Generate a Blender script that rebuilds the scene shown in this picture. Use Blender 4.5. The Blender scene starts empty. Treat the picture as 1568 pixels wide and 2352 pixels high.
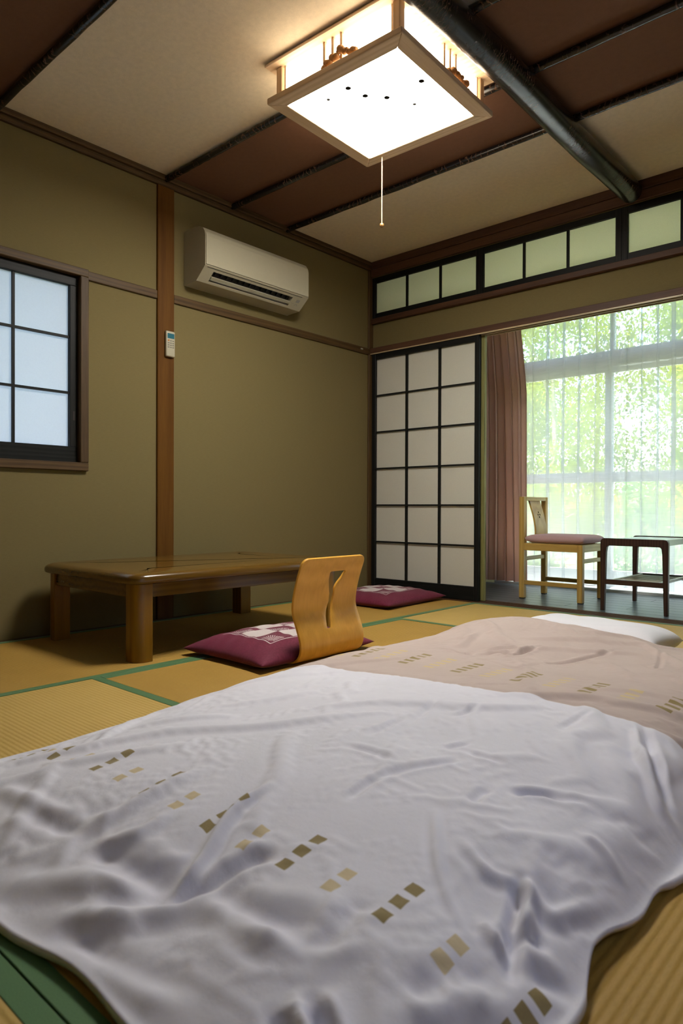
import bpy, bmesh, math, random
import numpy as np
from mathutils import Vector, Matrix

random.seed(7)
SC = bpy.context.scene
COL = SC.collection

# ------------------------------------------------------------------ camera
def camera():
    yaw, pitch, roll = [math.radians(a) for a in (41.857, -0.366, -0.192)]
    f = Vector((-math.sin(yaw) * math.cos(pitch), math.cos(yaw) * math.cos(pitch), math.sin(pitch)))
    r = Vector((math.cos(yaw), math.sin(yaw), 0))
    d = f.cross(r)
    r2 = math.cos(roll) * r + math.sin(roll) * d
    d2 = -math.sin(roll) * r + math.cos(roll) * d
    c = bpy.data.cameras.new('camera')
    c.sensor_fit = 'VERTICAL'
    c.sensor_height = 36.0
    c.sensor_width = 24.0
    c.lens = 24.0
    c.clip_start = 0.05
    c.dof.use_dof = True
    c.dof.focus_distance = 3.4
    c.dof.aperture_fstop = 5.6
    o = bpy.data.objects.new('camera', c)
    m = Matrix((r2, -d2, -f)).transposed().to_4x4()
    m.translation = Vector((3.32, -4.02, 0.63))
    o.matrix_world = m
    COL.objects.link(o)
    SC.camera = o
camera()

# ------------------------------------------------------------------ sky, sun, exposure
W = bpy.data.worlds.new('sky')
SC.world = W
W.use_nodes = True
wn = W.node_tree
wn.nodes.clear()
wo = wn.nodes.new('ShaderNodeOutputWorld')
wb = wn.nodes.new('ShaderNodeBackground')
ws = wn.nodes.new('ShaderNodeTexSky')
ws.sky_type = 'NISHITA'
ws.sun_disc = False
ws.sun_elevation = math.radians(58)
ws.sun_rotation = math.radians(200)
ws.air_density = 1.0
ws.dust_density = 4.0
wb.inputs['Strength'].default_value = 2.4
wn.links.new(ws.outputs[0], wb.inputs[0])
wn.links.new(wb.outputs[0], wo.inputs[0])

sun = bpy.data.lights.new('sun', 'SUN')
sun.energy = 42.0
sun.color = (1.0, 0.96, 0.88)
sun.angle = math.radians(3)
so = bpy.data.objects.new('sun', sun)
so.rotation_euler = (math.radians(-17), 0, math.radians(14))   # high over the garden
COL.objects.link(so)

SC.view_settings.view_transform = 'Standard'
SC.view_settings.look = 'None'
SC.view_settings.gamma = 1.0
SC.view_settings.use_curve_mapping = False
SC.view_settings.exposure = 0.0
SC.cycles.max_bounces = 7
SC.cycles.diffuse_bounces = 4
SC.cycles.glossy_bounces = 2
SC.cycles.transmission_bounces = 4
SC.cycles.transparent_max_bounces = 12
SC.cycles.adaptive_threshold = 0.025
SC.cycles.caustics_reflective = False
SC.cycles.caustics_refractive = False
LAMP = 56.0          # radiance of the lit lamp panels

# ------------------------------------------------------------------ materials
MATS = {}
def lin(c):
    return tuple((v / 12.92 if v <= 0.04045 else ((v + 0.055) / 1.055) ** 2.4) for v in c)
def rgb(r, g, b):
    return lin((r / 255, g / 255, b / 255))

class NT:
    def __init__(s, name):
        s.m = bpy.data.materials.new(name)
        s.m.use_nodes = True
        s.t = s.m.node_tree
        s.b = s.t.nodes['Principled BSDF']
        s.out = s.t.nodes['Material Output']
        MATS[name] = s.m
    def n(s, kind, **kw):
        nd = s.t.nodes.new(kind)
        for k, v in kw.items():
            setattr(nd, k, v)
        return nd
    def l(s, a, b):
        s.t.links.new(a, b)
    def coord(s, out='Object', scale=(1, 1, 1), rot=(0, 0, 0)):
        tc = s.n('ShaderNodeTexCoord')
        mp = s.n('ShaderNodeMapping')
        mp.inputs['Scale'].default_value = scale
        mp.inputs['Rotation'].default_value = rot
        s.l(tc.outputs[out], mp.inputs[0])
        return mp.outputs[0]
    def noise(s, vec, scale, detail=4, rough=0.6):
        nd = s.n('ShaderNodeTexNoise')
        nd.inputs['Scale'].default_value = scale
        nd.inputs['Detail'].default_value = detail
        nd.inputs['Roughness'].default_value = rough
        s.l(vec, nd.inputs['Vector'])
        return nd.outputs[0]
    def ramp(s, fac, stops):
        r = s.n('ShaderNodeValToRGB')
        e = r.color_ramp.elements
        e[0].position, e[0].color = stops[0][0], (*stops[0][1], 1)
        e[1].position, e[1].color = stops[-1][0], (*stops[-1][1], 1)
        for p, c in stops[1:-1]:
            x = e.new(p)
            x.color = (*c, 1)
        s.l(fac, r.inputs[0])
        return r.outputs[0]
    def math(s, op, a, b=None, clamp=False):
        m = s.n('ShaderNodeMath', operation=op, use_clamp=clamp)
        for i, v in enumerate((a, b)):
            if v is None:
                continue
            if isinstance(v, (int, float)):
                m.inputs[i].default_value = v
            else:
                s.l(v, m.inputs[i])
        return m.outputs[0]
    def mix(s, fac, a, b):
        m = s.n('ShaderNodeMix', data_type='RGBA')
        for sock, v in ((m.inputs[0], fac), (m.inputs[6], a), (m.inputs[7], b)):
            if isinstance(v, (int, float)):
                sock.default_value = v
            elif isinstance(v, tuple):
                sock.default_value = (*v, 1)
            else:
                s.l(v, sock)
        return m.outputs[2]
    def bump(s, h, strength=0.3, dist=0.002):
        b = s.n('ShaderNodeBump')
        b.inputs['Strength'].default_value = strength
        b.inputs['Distance'].default_value = dist
        s.l(h, b.inputs['Height'])
        s.l(b.outputs[0], s.b.inputs['Normal'])
    def set(s, **kw):
        for k, v in kw.items():
            k = k.replace('_', ' ')
            if isinstance(v, tuple):
                v = (*v, 1)
            if hasattr(v, 'links') or hasattr(v, 'is_output'):
                s.l(v, s.b.inputs[k])
            else:
                s.b.inputs[k].default_value = v
        return s

def plain(name, col, rough=0.6, spec=0.5, var=0.0, bump=0.0, scale=60, metallic=0.0):
    t = NT(name)
    v = t.coord()
    nz = t.noise(v, scale)
    c0 = tuple(max(0, c * (1 - var)) for c in col)
    c1 = tuple(min(1, c * (1 + var)) for c in col)
    t.set(Base_Color=t.ramp(nz, [(0.3, c0), (0.7, c1)]), Roughness=rough, Metallic=metallic)
    t.b.inputs['Specular IOR Level'].default_value = spec
    if bump:
        t.bump(nz, bump)
    return t.m

def wood(name, dark, light, axis=2, rough=0.45, grain=14, stretch=0.06, coat=0.0, bump=0.05, spec=0.3):
    """Grain running along one axis of the object's own space."""
    t = NT(name)
    sc = [1.0, 1.0, 1.0]
    sc[axis] = stretch
    v = t.coord(scale=tuple(sc))
    w = t.n('ShaderNodeTexWave', wave_type='BANDS', bands_direction='XYZ'[(axis + 1) % 3])
    w.inputs['Scale'].default_value = grain
    w.inputs['Distortion'].default_value = 6
    w.inputs['Detail'].default_value = 3
    w.inputs['Detail Scale'].default_value = 1.2
    t.l(v, w.inputs['Vector'])
    nz = t.noise(v, grain * 9, 5, 0.65)
    f = t.math('ADD', t.math('MULTIPLY', w.outputs[1], 0.35), t.math('MULTIPLY', nz, 0.65))
    t.set(Base_Color=t.ramp(f, [(0.25, dark), (0.75, light)]), Roughness=rough, Coat_Weight=coat)
    t.b.inputs['Coat Roughness'].default_value = 0.12
    t.b.inputs['Specular IOR Level'].default_value = spec
    if bump:
        t.bump(nz, bump, 0.001)
    return t.m

# walls: woven-looking plaster paper
def m_wall(name, col):
    t = NT(name)
    v = t.coord()
    a = t.noise(v, 420, 3, 0.7)
    b = t.noise(t.coord(scale=(40, 40, 400)), 1.0, 3, 0.6)
    f = t.math('ADD', t.math('MULTIPLY', a, 0.6), t.math('MULTIPLY', b, 0.4))
    lo = tuple(c * 0.88 for c in col)
    hi = tuple(c * 1.12 for c in col)
    t.set(Base_Color=t.ramp(f, [(0.3, lo), (0.7, hi)]), Roughness=0.9)
    t.b.inputs['Specular IOR Level'].default_value = 0.2
    t.bump(f, 0.25, 0.001)
    return t.m
m_wall('wallpaper', (0.176, 0.138, 0.058))
m_wall('ceiling_cream', (0.76, 0.645, 0.47))
m_wall('ceiling_brown', (0.165, 0.080, 0.045))
plain('plaster', (0.66, 0.63, 0.55), 0.9, 0.2, 0.05, 0.1)
wood('post_wood', (0.082, 0.031, 0.0035), (0.125, 0.052, 0.007), 2, 0.55, spec=0.15)
wood('trim_wood_y', (0.056, 0.031, 0.011), (0.102, 0.058, 0.021), 1, 0.55)
wood('trim_wood_x', (0.058, 0.026, 0.014), (0.1, 0.047, 0.025), 0, 0.55)
wood('trim_wood_z', (0.056, 0.031, 0.011), (0.102, 0.058, 0.021), 2, 0.55)
wood('track_wood', (0.32, 0.24, 0.13), (0.52, 0.40, 0.24), 0, 0.35)
wood('black_wood_z', (0.005, 0.006, 0.006), (0.014, 0.014, 0.013), 2, 0.5, spec=0.2)
wood('black_wood_x', (0.005, 0.006, 0.006), (0.014, 0.014, 0.013), 0, 0.5, spec=0.2)
wood('black_wood_y', (0.005, 0.006, 0.006), (0.014, 0.014, 0.013), 1, 0.5, spec=0.2)
wood('edge_wood', (0.10, 0.10, 0.035), (0.30, 0.28, 0.10), 2, 0.5, 30, 0.03)
wood('table_wood', (0.088, 0.043, 0.006), (0.132, 0.069, 0.011), 1, 0.22, 10, 0.05, coat=0.4, bump=0.0)
wood('table_wood_z', (0.185, 0.086, 0.005), (0.255, 0.127, 0.01), 2, 0.3, 10, 0.05, coat=0.2, bump=0.0)
wood('bent_ply', (0.68, 0.35, 0.042), (0.80, 0.43, 0.062), 2, 0.38, 12, 0.05, coat=0.15, bump=0.02)
wood('beech_z', (0.42, 0.26, 0.066), (0.58, 0.38, 0.11), 2, 0.35, 14, 0.05, coat=0.1)
wood('beech_x', (0.42, 0.26, 0.066), (0.58, 0.38, 0.11), 0, 0.35, 14, 0.05, coat=0.1)
wood('beech_y', (0.48, 0.34, 0.12), (0.62, 0.46, 0.18), 1, 0.35, 14, 0.05, coat=0.1)
wood('walnut', (0.026, 0.013, 0.010), (0.062, 0.032, 0.024), 2, 0.38, 18, 0.05)
wood('walnut_x', (0.026, 0.013, 0.010), (0.062, 0.032, 0.024), 0, 0.38, 18, 0.05)
wood('pale_slat', (0.35, 0.33, 0.24), (0.5, 0.47, 0.36), 1, 0.3, 18, 0.05)
wood('lamp_wood_x', (0.66, 0.46, 0.27), (0.8, 0.6, 0.4), 0, 0.5, 12, 0.05)
wood('lamp_wood_y', (0.66, 0.46, 0.27), (0.8, 0.6, 0.4), 1, 0.5, 12, 0.05)
wood('lamp_wood_z', (0.66, 0.46, 0.27), (0.8, 0.6, 0.4), 2, 0.5, 12, 0.05)
wood('veranda_board', (0.05, 0.064, 0.07), (0.1, 0.122, 0.13), 0, 0.34, 16, 0.03, bump=0.03)
plain('dark_gap', (0.008, 0.008, 0.008), 0.8, 0.2)
plain('black_hole', (0.01, 0.008, 0.006), 0.9, 0.1)
plain('ac_white', (0.38, 0.345, 0.245), 0.42, 0.4, 0.02)
plain('ac_panel', (0.41, 0.375, 0.27), 0.35, 0.5, 0.02)
plain('ac_grey', (0.25, 0.25, 0.23), 0.5)
plain('ac_dark', (0.012, 0.014, 0.016), 0.4)
plain('ac_vane', (0.33, 0.31, 0.22), 0.4)
plain('remote_body', (0.42, 0.385, 0.28), 0.4)
plain('remote_key', (0.16, 0.15, 0.12), 0.5)
plain('remote_orange', (0.42, 0.17, 0.03), 0.5)
plain('remote_screen', (0.03, 0.13, 0.17), 0.15)
plain('aluminium', (0.66, 0.69, 0.70), 0.45, 0.5, 0.04)
plain('bounce_stone', (0.58, 0.57, 0.53), 0.9, 0.2, 0.10)
plain('concrete', (0.45, 0.44, 0.42), 0.9, 0.2, 0.12)
plain('soil', (0.10, 0.12, 0.05), 0.95, 0.1, 0.4, scale=3)
plain('bark', (0.26, 0.26, 0.15), 0.9, 0.2, 0.3, 0.4, 30)
plain('bulb_cord', (0.30, 0.20, 0.11), 0.6)
plain('bead', (0.16, 0.08, 0.022), 0.35)
plain('carving', (0.42, 0.22, 0.085), 0.6, 0.3, 0.2, 0.3, 40)
plain('seat_pink', (0.52, 0.34, 0.34), 0.9, 0.2, 0.06, 0.3, 300)
plain('pad_black', (0.02, 0.015, 0.012), 0.7)
plain('white_cotton', (0.80, 0.80, 0.86), 0.85, 0.2, 0.02, 0.1, 200)
plain('laminate_top', (0.40, 0.46, 0.40), 0.25, 0.5, 0.03)

# charred-looking log and battens: dark bark with pale rings
def m_log(name, axis, ring):
    t = NT(name)
    sc = [1, 1, 1]
    sc[axis] = 1
    v = t.coord(scale=tuple(sc))
    w = t.n('ShaderNodeTexWave', wave_type='BANDS', bands_direction='XYZ'[axis])
    w.inputs['Scale'].default_value = ring
    w.inputs['Distortion'].default_value = 9
    w.inputs['Detail'].default_value = 4
    w.inputs['Detail Scale'].default_value = 2.5
    t.l(v, w.inputs['Vector'])
    nz = t.noise(v, 9, 4)
    f = t.math('MULTIPLY', t.math('POWER', w.outputs[1], 10.0), t.ramp(nz, [(0.42, (0, 0, 0)), (0.6, (1, 1, 1))]))
    t.set(Base_Color=t.mix(f, (0.010, 0.009, 0.010), (0.13, 0.07, 0.045)), Roughness=0.27)
    t.b.inputs['Specular IOR Level'].default_value = 0.6
    t.bump(t.noise(v, 50), 0.15, 0.002)
    return t.m
m_log('log_bark', 1, 20)
m_log('batten_bark', 0, 10)

# tatami: fine ribs across the mat, straw colour streaks
def m_tatami(name, axis, k):
    t = NT(name)
    rib = t.coord()
    w = t.n('ShaderNodeTexWave', wave_type='BANDS', bands_direction='XYZ'[1 - axis])
    w.inputs['Scale'].default_value = 0.3142 / 0.0150
    t.l(rib, w.inputs['Vector'])
    sc = [60, 60, 60]
    sc[1 - axis] = 500
    fib = t.noise(t.coord(scale=tuple(sc)), 1.0, 4, 0.7)
    sc2 = [300, 300, 300]
    sc2[axis] = 1200
    fib2 = t.noise(t.coord(scale=tuple(sc2)), 1.0, 2, 0.6)
    patch = t.noise(t.coord(), 2.2, 3)
    f = t.math('ADD', t.math('MULTIPLY', fib, 0.45), t.math('ADD', t.math('MULTIPLY', fib2, 0.25), t.math('MULTIPLY', patch, 0.3)))
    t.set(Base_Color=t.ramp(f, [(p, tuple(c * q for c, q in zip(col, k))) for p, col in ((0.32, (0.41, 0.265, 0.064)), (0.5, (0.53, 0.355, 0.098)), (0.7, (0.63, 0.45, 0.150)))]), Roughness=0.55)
    t.b.inputs['Specular IOR Level'].default_value = 0.3
    h = t.math('ADD', t.math('MULTIPLY', w.outputs[1], 1.0), t.math('MULTIPLY', fib2, 0.3))
    t.bump(h, 0.55, 0.0022)
    return t.m
m_tatami('tatami_x', 0, (1, 1, 1))
m_tatami('tatami_y', 1, (0.76, 0.67, 0.50))  # browner colour paints in how tatami sheen shifts with mat direction
def m_border():
    t = NT('green_border')
    c = t.noise(t.coord(scale=(600, 600, 600)), 1.0, 2)
    t.set(Base_Color=t.ramp(c, [(0.3, (0.032, 0.115, 0.028)), (0.7, (0.080, 0.20, 0.060))]), Roughness=0.6)
    t.b.inputs['Sheen Weight'].default_value = 0.2
    t.bump(c, 0.4, 0.001)
m_border()

# translucent paper
def m_paper(name, col, trans=0.55, tcol=None):
    t = NT(name)
    fib = t.noise(t.coord(), 160, 4, 0.7)
    c = t.ramp(fib, [(0.3, tuple(x * 0.95 for x in col)), (0.7, col)])
    d = t.n('ShaderNodeBsdfDiffuse')
    tr = t.n('ShaderNodeBsdfTranslucent')
    m = t.n('ShaderNodeMixShader')
    m.inputs[0].default_value = trans
    t.l(c, d.inputs[0])
    t.l(c if tcol is None else t.ramp(fib, [(0.3, tuple(x * 0.95 for x in tcol)), (0.7, tcol)]), tr.inputs[0])
    t.l(d.outputs[0], m.inputs[1])
    t.l(tr.outputs[0], m.inputs[2])
    t.l(m.outputs[0], t.out.inputs[0])
m_paper('shoji_paper', (0.78, 0.75, 0.66), 0.35, (0.75, 0.73, 0.66))
m_paper('transom_paper', (0.70, 0.70, 0.54), 0.85, (1.0, 0.98, 0.82))
m_paper('fill_paper', (0.62, 0.64, 0.66), 0.75, (0.68, 0.66, 0.74))  # panes of the added fill window in the right wall
m_paper('window_paper', (0.62, 0.64, 0.66), 0.5, (0.51, 0.565, 0.62))

def m_sheer():
    t = NT('sheer')
    w = t.n('ShaderNodeTexWave', wave_type='BANDS', bands_direction='Z')
    w.inputs['Scale'].default_value = 0.3142 / 0.009
    w.inputs['Distortion'].default_value = 1.5
    w.inputs['Detail'].default_value = 2
    t.l(t.coord(), w.inputs['Vector'])
    nz = t.noise(t.coord(scale=(6, 6, 160)), 1.0, 3)
    f = t.math('ADD', t.math('MULTIPLY', w.outputs[1], 0.10), t.math('MULTIPLY', nz, 0.14))
    fac = t.math('ADD', f, 0.43)
    tp = t.n('ShaderNodeBsdfTransparent')
    d = t.n('ShaderNodeBsdfDiffuse')
    d.inputs[0].default_value = (0.86, 0.87, 0.89, 1)
    tr = t.n('ShaderNodeBsdfTranslucent')
    tr.inputs[0].default_value = (0.86, 0.88, 0.90, 1)
    m1 = t.n('ShaderNodeMixShader')
    m1.inputs[0].default_value = 0.7
    t.l(d.outputs[0], m1.inputs[1])
    t.l(tr.outputs[0], m1.inputs[2])
    m2 = t.n('ShaderNodeMixShader')
    t.l(fac, m2.inputs[0])
    t.l(tp.outputs[0], m2.inputs[1])
    t.l(m1.outputs[0], m2.inputs[2])
    t.l(m2.outputs[0], t.out.inputs[0])
m_sheer()

def m_glass():
    t = NT('glass')
    tp = t.n('ShaderNodeBsdfTransparent')
    tp.inputs[0].default_value = (0.95, 0.98, 0.97, 1)
    g = t.n('ShaderNodeBsdfGlossy')
    g.inputs['Roughness'].default_value = 0.02
    fr = t.n('ShaderNodeFresnel')
    m = t.n('ShaderNodeMixShader')
    t.l(t.math('MULTIPLY', fr.outputs[0], 0.6), m.inputs[0])
    t.l(tp.outputs[0], m.inputs[1])
    t.l(g.outputs[0], m.inputs[2])
    t.l(m.outputs[0], t.out.inputs[0])
m_glass()

def m_leaf(name, a, b):
    t = NT(name)
    oi = t.n('ShaderNodeObjectInfo')
    nz = t.noise(t.coord(), 2.2, 3)
    c = t.ramp(nz, [(0.35, a), (0.65, b)])
    d = t.n('ShaderNodeBsdfDiffuse')
    tr = t.n('ShaderNodeBsdfTranslucent')
    m = t.n('ShaderNodeMixShader')
    m.inputs[0].default_value = 0.5
    t.l(c, d.inputs[0])
    t.l(c, tr.inputs[0])
    t.l(d.outputs[0], m.inputs[1])
    t.l(tr.outputs[0], m.inputs[2])
    t.l(m.outputs[0], t.out.inputs[0])
m_leaf('leaf_bright', (0.135, 0.195, 0.014), (0.275, 0.315, 0.036))
m_leaf('leaf_mid', (0.105, 0.18, 0.018), (0.23, 0.29, 0.045))
m_leaf('leaf_deep', (0.07, 0.17, 0.04), (0.17, 0.30, 0.08))

def m_emit(name, col, s):
    t = NT(name)
    t.set(Base_Color=(0.85, 0.85, 0.85), Roughness=0.35, Emission_Color=col, Emission_Strength=s)
m_emit('lamp_panel', (1.0, 0.955, 0.87), LAMP)
m_emit('lamp_side', (1.0, 0.88, 0.68), LAMP * 0.14)

def m_curtain():
    t = NT('drape')
    w = t.noise(t.coord(scale=(900, 900, 900)), 1.0, 2)
    c = t.ramp(w, [(0.3, (0.54, 0.315, 0.25)), (0.7, (0.65, 0.39, 0.315))])
    d = t.n('ShaderNodeBsdfDiffuse')
    tr = t.n('ShaderNodeBsdfTranslucent')
    m = t.n('ShaderNodeMixShader')
    m.inputs[0].default_value = 0.25
    t.l(c, d.inputs[0])
    t.l(c, tr.inputs[0])
    t.l(d.outputs[0], m.inputs[1])
    t.l(tr.outputs[0], m.inputs[2])
    t.l(m.outputs[0], t.out.inputs[0])
m_curtain()

def band(t, v, lo, hi):
    return t.math('MULTIPLY', t.math('GREATER_THAN', v, lo), t.math('LESS_THAN', v, hi))

# floor cushion: maroon cover, three by three check panel with fan motifs, thin white outline
def m_cushion():
    t = NT('cushion_cover')
    tc = t.n('ShaderNodeTexCoord')
    sp = t.n('ShaderNodeSeparateXYZ')
    t.l(tc.outputs['UV'], sp.inputs[0])
    u, v = sp.outputs[0], sp.outputs[1]
    lo, hi = 0.19, 0.81
    inside = t.math('MULTIPLY', band(t, u, lo, hi), band(t, v, lo, hi))
    inner = t.math('MULTIPLY', band(t, u, lo + 0.008, hi - 0.008), band(t, v, lo + 0.008, hi - 0.008))
    core = t.math('MULTIPLY', band(t, u, lo + 0.02, hi - 0.02), band(t, v, lo + 0.02, hi - 0.02))
    s = (hi - lo - 0.04) / 3
    cu = t.math('DIVIDE', t.math('SUBTRACT', u, lo + 0.02), s)
    cv = t.math('DIVIDE', t.math('SUBTRACT', v, lo + 0.02), s)
    par = t.math('MODULO', t.math('ADD', t.math('FLOOR', cu), t.math('FLOOR', cv)), 2.0)
    white = t.math('GREATER_THAN', par, 0.5)
    fu = t.math('FRACT', cu)
    fv = t.math('FRACT', cv)
    # fans spread from one corner of every maroon check
    r = t.math('SQRT', t.math('ADD', t.math('POWER', t.math('SUBTRACT', fu, 0.95), 2.0), t.math('POWER', fv, 2.0)))
    ang = t.math('ARCTAN2', fv, t.math('SUBTRACT', 0.95, fu))
    fan = t.math('MULTIPLY', band(t, r, 0.12, 0.62), t.math('GREATER_THAN', t.math('SINE', t.math('MULTIPLY', ang, 44.0)), 0.1))
    nz = t.noise(t.coord('UV', (1, 1, 1)), 220, 2, 0.7)
    speck = t.math('GREATER_THAN', nz, 0.60)
    fan = t.math('MULTIPLY', fan, t.math('GREATER_THAN', t.noise(t.coord('UV'), 90, 2), 0.42))
    light = t.math('MAXIMUM', white, t.math('MAXIMUM', fan, t.math('MULTIPLY', speck, 0.45)))
    line = t.math('SUBTRACT', inside, inner)
    fac = t.math('MAXIMUM', t.math('MULTIPLY', light, core), line)
    mar = t.ramp(t.noise(t.coord('UV'), 60, 3), [(0.3, (0.120, 0.011, 0.032)), (0.7, (0.160, 0.018, 0.046))])
    whi = t.ramp(nz, [(0.3, (0.50, 0.43, 0.42)), (0.7, (0.62, 0.55, 0.54))])
    t.set(Base_Color=t.mix(fac, mar, whi), Roughness=0.7, Specular_IOR_Level=0.2)
    t.b.inputs['Sheen Weight'].default_value = 0.1
    t.bump(nz, 0.2, 0.0008)
m_cushion()

# duvet cover: white body, beige head end, rows of woven gold squares (UV = metres on the room floor)
def m_duvet():
    t = NT('duvet_cover')
    tc = t.n('ShaderNodeTexCoord')
    sp = t.n('ShaderNodeSeparateXYZ')
    t.l(tc.outputs['UV'], sp.inputs[0])
    u, v = sp.outputs[0], sp.outputs[1]
    beige = t.math('GREATER_THAN', v, -2.40)
    def row(x0, pitch, wid, y0, step, n_dark, n_pale, duty):
        k = t.math('DIVIDE', t.math('SUBTRACT', u, x0), pitch)
        kf = t.math('ABSOLUTE', t.math('SUBTRACT', t.math('FRACT', k), 0.5))
        dark_col = t.math('LESS_THAN', kf, wid / pitch / 2)
        pale_col = t.math('GREATER_THAN', kf, 0.5 - wid / pitch / 2)
        q = t.math('DIVIDE', t.math('SUBTRACT', v, y0), step)
        sq = t.math('LESS_THAN', t.math('FRACT', q), duty)
        d = t.math('MULTIPLY', t.math('MULTIPLY', dark_col, sq), band(t, q, 0.0, float(n_dark)))
        p = t.math('MULTIPLY', t.math('MULTIPLY', pale_col, sq), band(t, q, 0.0, float(n_pale)))
        return d, p
    d1, p1 = row(2.015 - 0.0935, 0.187, 0.022, -3.326, 0.036, 3, 2, 0.62)
    d2, p2 = row(2.005 - 0.099, 0.198, 0.036, -2.262, 0.033, 5, 5, 0.55)
    dark = t.math('MAXIMUM', d1, d2)
    pale = t.math('MAXIMUM', p1, p2)
    nz = t.noise(t.coord('UV'), 900, 2, 0.7)
    soft = t.noise(t.coord('UV'), 9, 4, 0.6)
    body = t.mix(beige, t.ramp(soft, [(0.3, (0.715, 0.71, 0.79)), (0.7, (0.76, 0.755, 0.84))]),
                 t.ramp(soft, [(0.3, (0.50, 0.405, 0.37)), (0.7, (0.545, 0.445, 0.41))]))
    c = t.mix(t.math('MULTIPLY', pale, 0.8), body, (0.60, 0.47, 0.22))
    c = t.mix(t.math('MULTIPLY', dark, 0.95), c, t.ramp(nz, [(0.3, (0.20, 0.145, 0.045)), (0.7, (0.34, 0.26, 0.10))]))
    t.set(Base_Color=c, Roughness=0.85)
    t.b.inputs['Specular IOR Level'].default_value = 0.2
    t.b.inputs['Sheen Weight'].default_value = 0.15
    h = t.math('ADD', t.math('MULTIPLY', nz, 0.15), t.noise(t.coord('UV'), 55, 5, 0.62))
    t.bump(h, 0.22, 0.004)
m_duvet()

# ------------------------------------------------------------------ mesh helpers
class MB:
    def __init__(s):
        s.v, s.f = [], []
    def box(s, x0, y0, z0, x1, y1, z1):
        k = len(s.v)
        s.v += [(x0, y0, z0), (x1, y0, z0), (x1, y1, z0), (x0, y1, z0), (x0, y0, z1), (x1, y0, z1), (x1, y1, z1), (x0, y1, z1)]
        s.f += [tuple(k + i for i in q) for q in ((0, 3, 2, 1), (4, 5, 6, 7), (0, 1, 5, 4), (1, 2, 6, 5), (2, 3, 7, 6), (3, 0, 4, 7))]
        return s
    def prism(s, poly, axis, a, b):
        """Extrude a 2-D outline (counter-clockwise in the other two axes) from a to b along axis."""
        def P(p, t):
            if axis == 0: return (t, p[0], p[1])
            if axis == 1: return (p[0], t, p[1])
            return (p[0], p[1], t)
        k, n = len(s.v), len(poly)
        s.v += [P(p, a) for p in poly] + [P(p, b) for p in poly]
        s.f.append(tuple(range(k, k + n)))
        s.f.append(tuple(range(k + 2 * n - 1, k + n - 1, -1)))
        for i in range(n):
            j = (i + 1) % n
            s.f.append((k + i, k + n + i, k + n + j, k + j))
        return s
    def tube(s, pts, rad, n=12, cap=True):
        k = len(s.v)
        pts = [Vector(p) for p in pts]
        for i, p in enumerate(pts):
            r = rad[i] if isinstance(rad, (list, tuple)) else rad
            d = (pts[min(i + 1, len(pts) - 1)] - pts[max(i - 1, 0)]).normalized()
            a = d.orthogonal().normalized() if abs(d.z) > 0.9 else d.cross(Vector((0, 0, 1))).normalized()
            b = d.cross(a)
            for j in range(n):
                t = 2 * math.pi * j / n
                s.v.append(tuple(p + r * (math.cos(t) * a + math.sin(t) * b)))
        for i in range(len(pts) - 1):
            for j in range(n):
                m = (j + 1) % n
                s.f.append((k + i * n + j, k + i * n + m, k + (i + 1) * n + m, k + (i + 1) * n + j))
        if cap:
            s.f.append(tuple(k + j for j in range(n - 1, -1, -1)))
            s.f.append(tuple(k + (len(pts) - 1) * n + j for j in range(n)))
        return s
    def sphere(s, c, r, nu=12, nv=8, sc=(1, 1, 1)):
        k = len(s.v)
        for i in range(nv + 1):
            th = math.pi * i / nv
            for j in range(nu):
                ph = 2 * math.pi * j / nu
                s.v.append((c[0] + sc[0] * r * math.sin(th) * math.cos(ph), c[1] + sc[1] * r * math.sin(th) * math.sin(ph), c[2] + sc[2] * r * math.cos(th)))
        for i in range(nv):
            for j in range(nu):
                m = (j + 1) % nu
                s.f.append((k + i * nu + j, k + (i + 1) * nu + j, k + (i + 1) * nu + m, k + i * nu + m))
        return s
    def build(s, name, mat, parent=None, origin=(0, 0, 0), bevel=0.0, seg=2, smooth=False, label=None):
        me = bpy.data.meshes.new(name)
        o = Vector(origin)
        me.from_pydata([tuple(Vector(v) - o) for v in s.v], [], s.f)
        bm = bmesh.new()
        bm.from_mesh(me)
        bmesh.ops.remove_doubles(bm, verts=bm.verts, dist=1e-6)
        bmesh.ops.recalc_face_normals(bm, faces=bm.faces)
        if bevel:
            es = [e for e in bm.edges if e.calc_face_angle(0) > 0.6]
            bmesh.ops.bevel(bm, geom=es, offset=bevel, segments=seg, affect='EDGES', profile=0.5, clamp_overlap=True)
        bm.to_mesh(me)
        bm.free()
        me.materials.append(MATS[mat])
        if smooth:
            for p in me.polygons:
                p.use_smooth = True
            try:
                me.set_sharp_from_angle(angle=0.7)
            except Exception:
                pass
        ob = bpy.data.objects.new(name, me)
        COL.objects.link(ob)
        if parent is not None:
            ob.parent = parent
        else:
            ob.location = o
        if label:
            ob['label'] = label
        return ob

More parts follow.
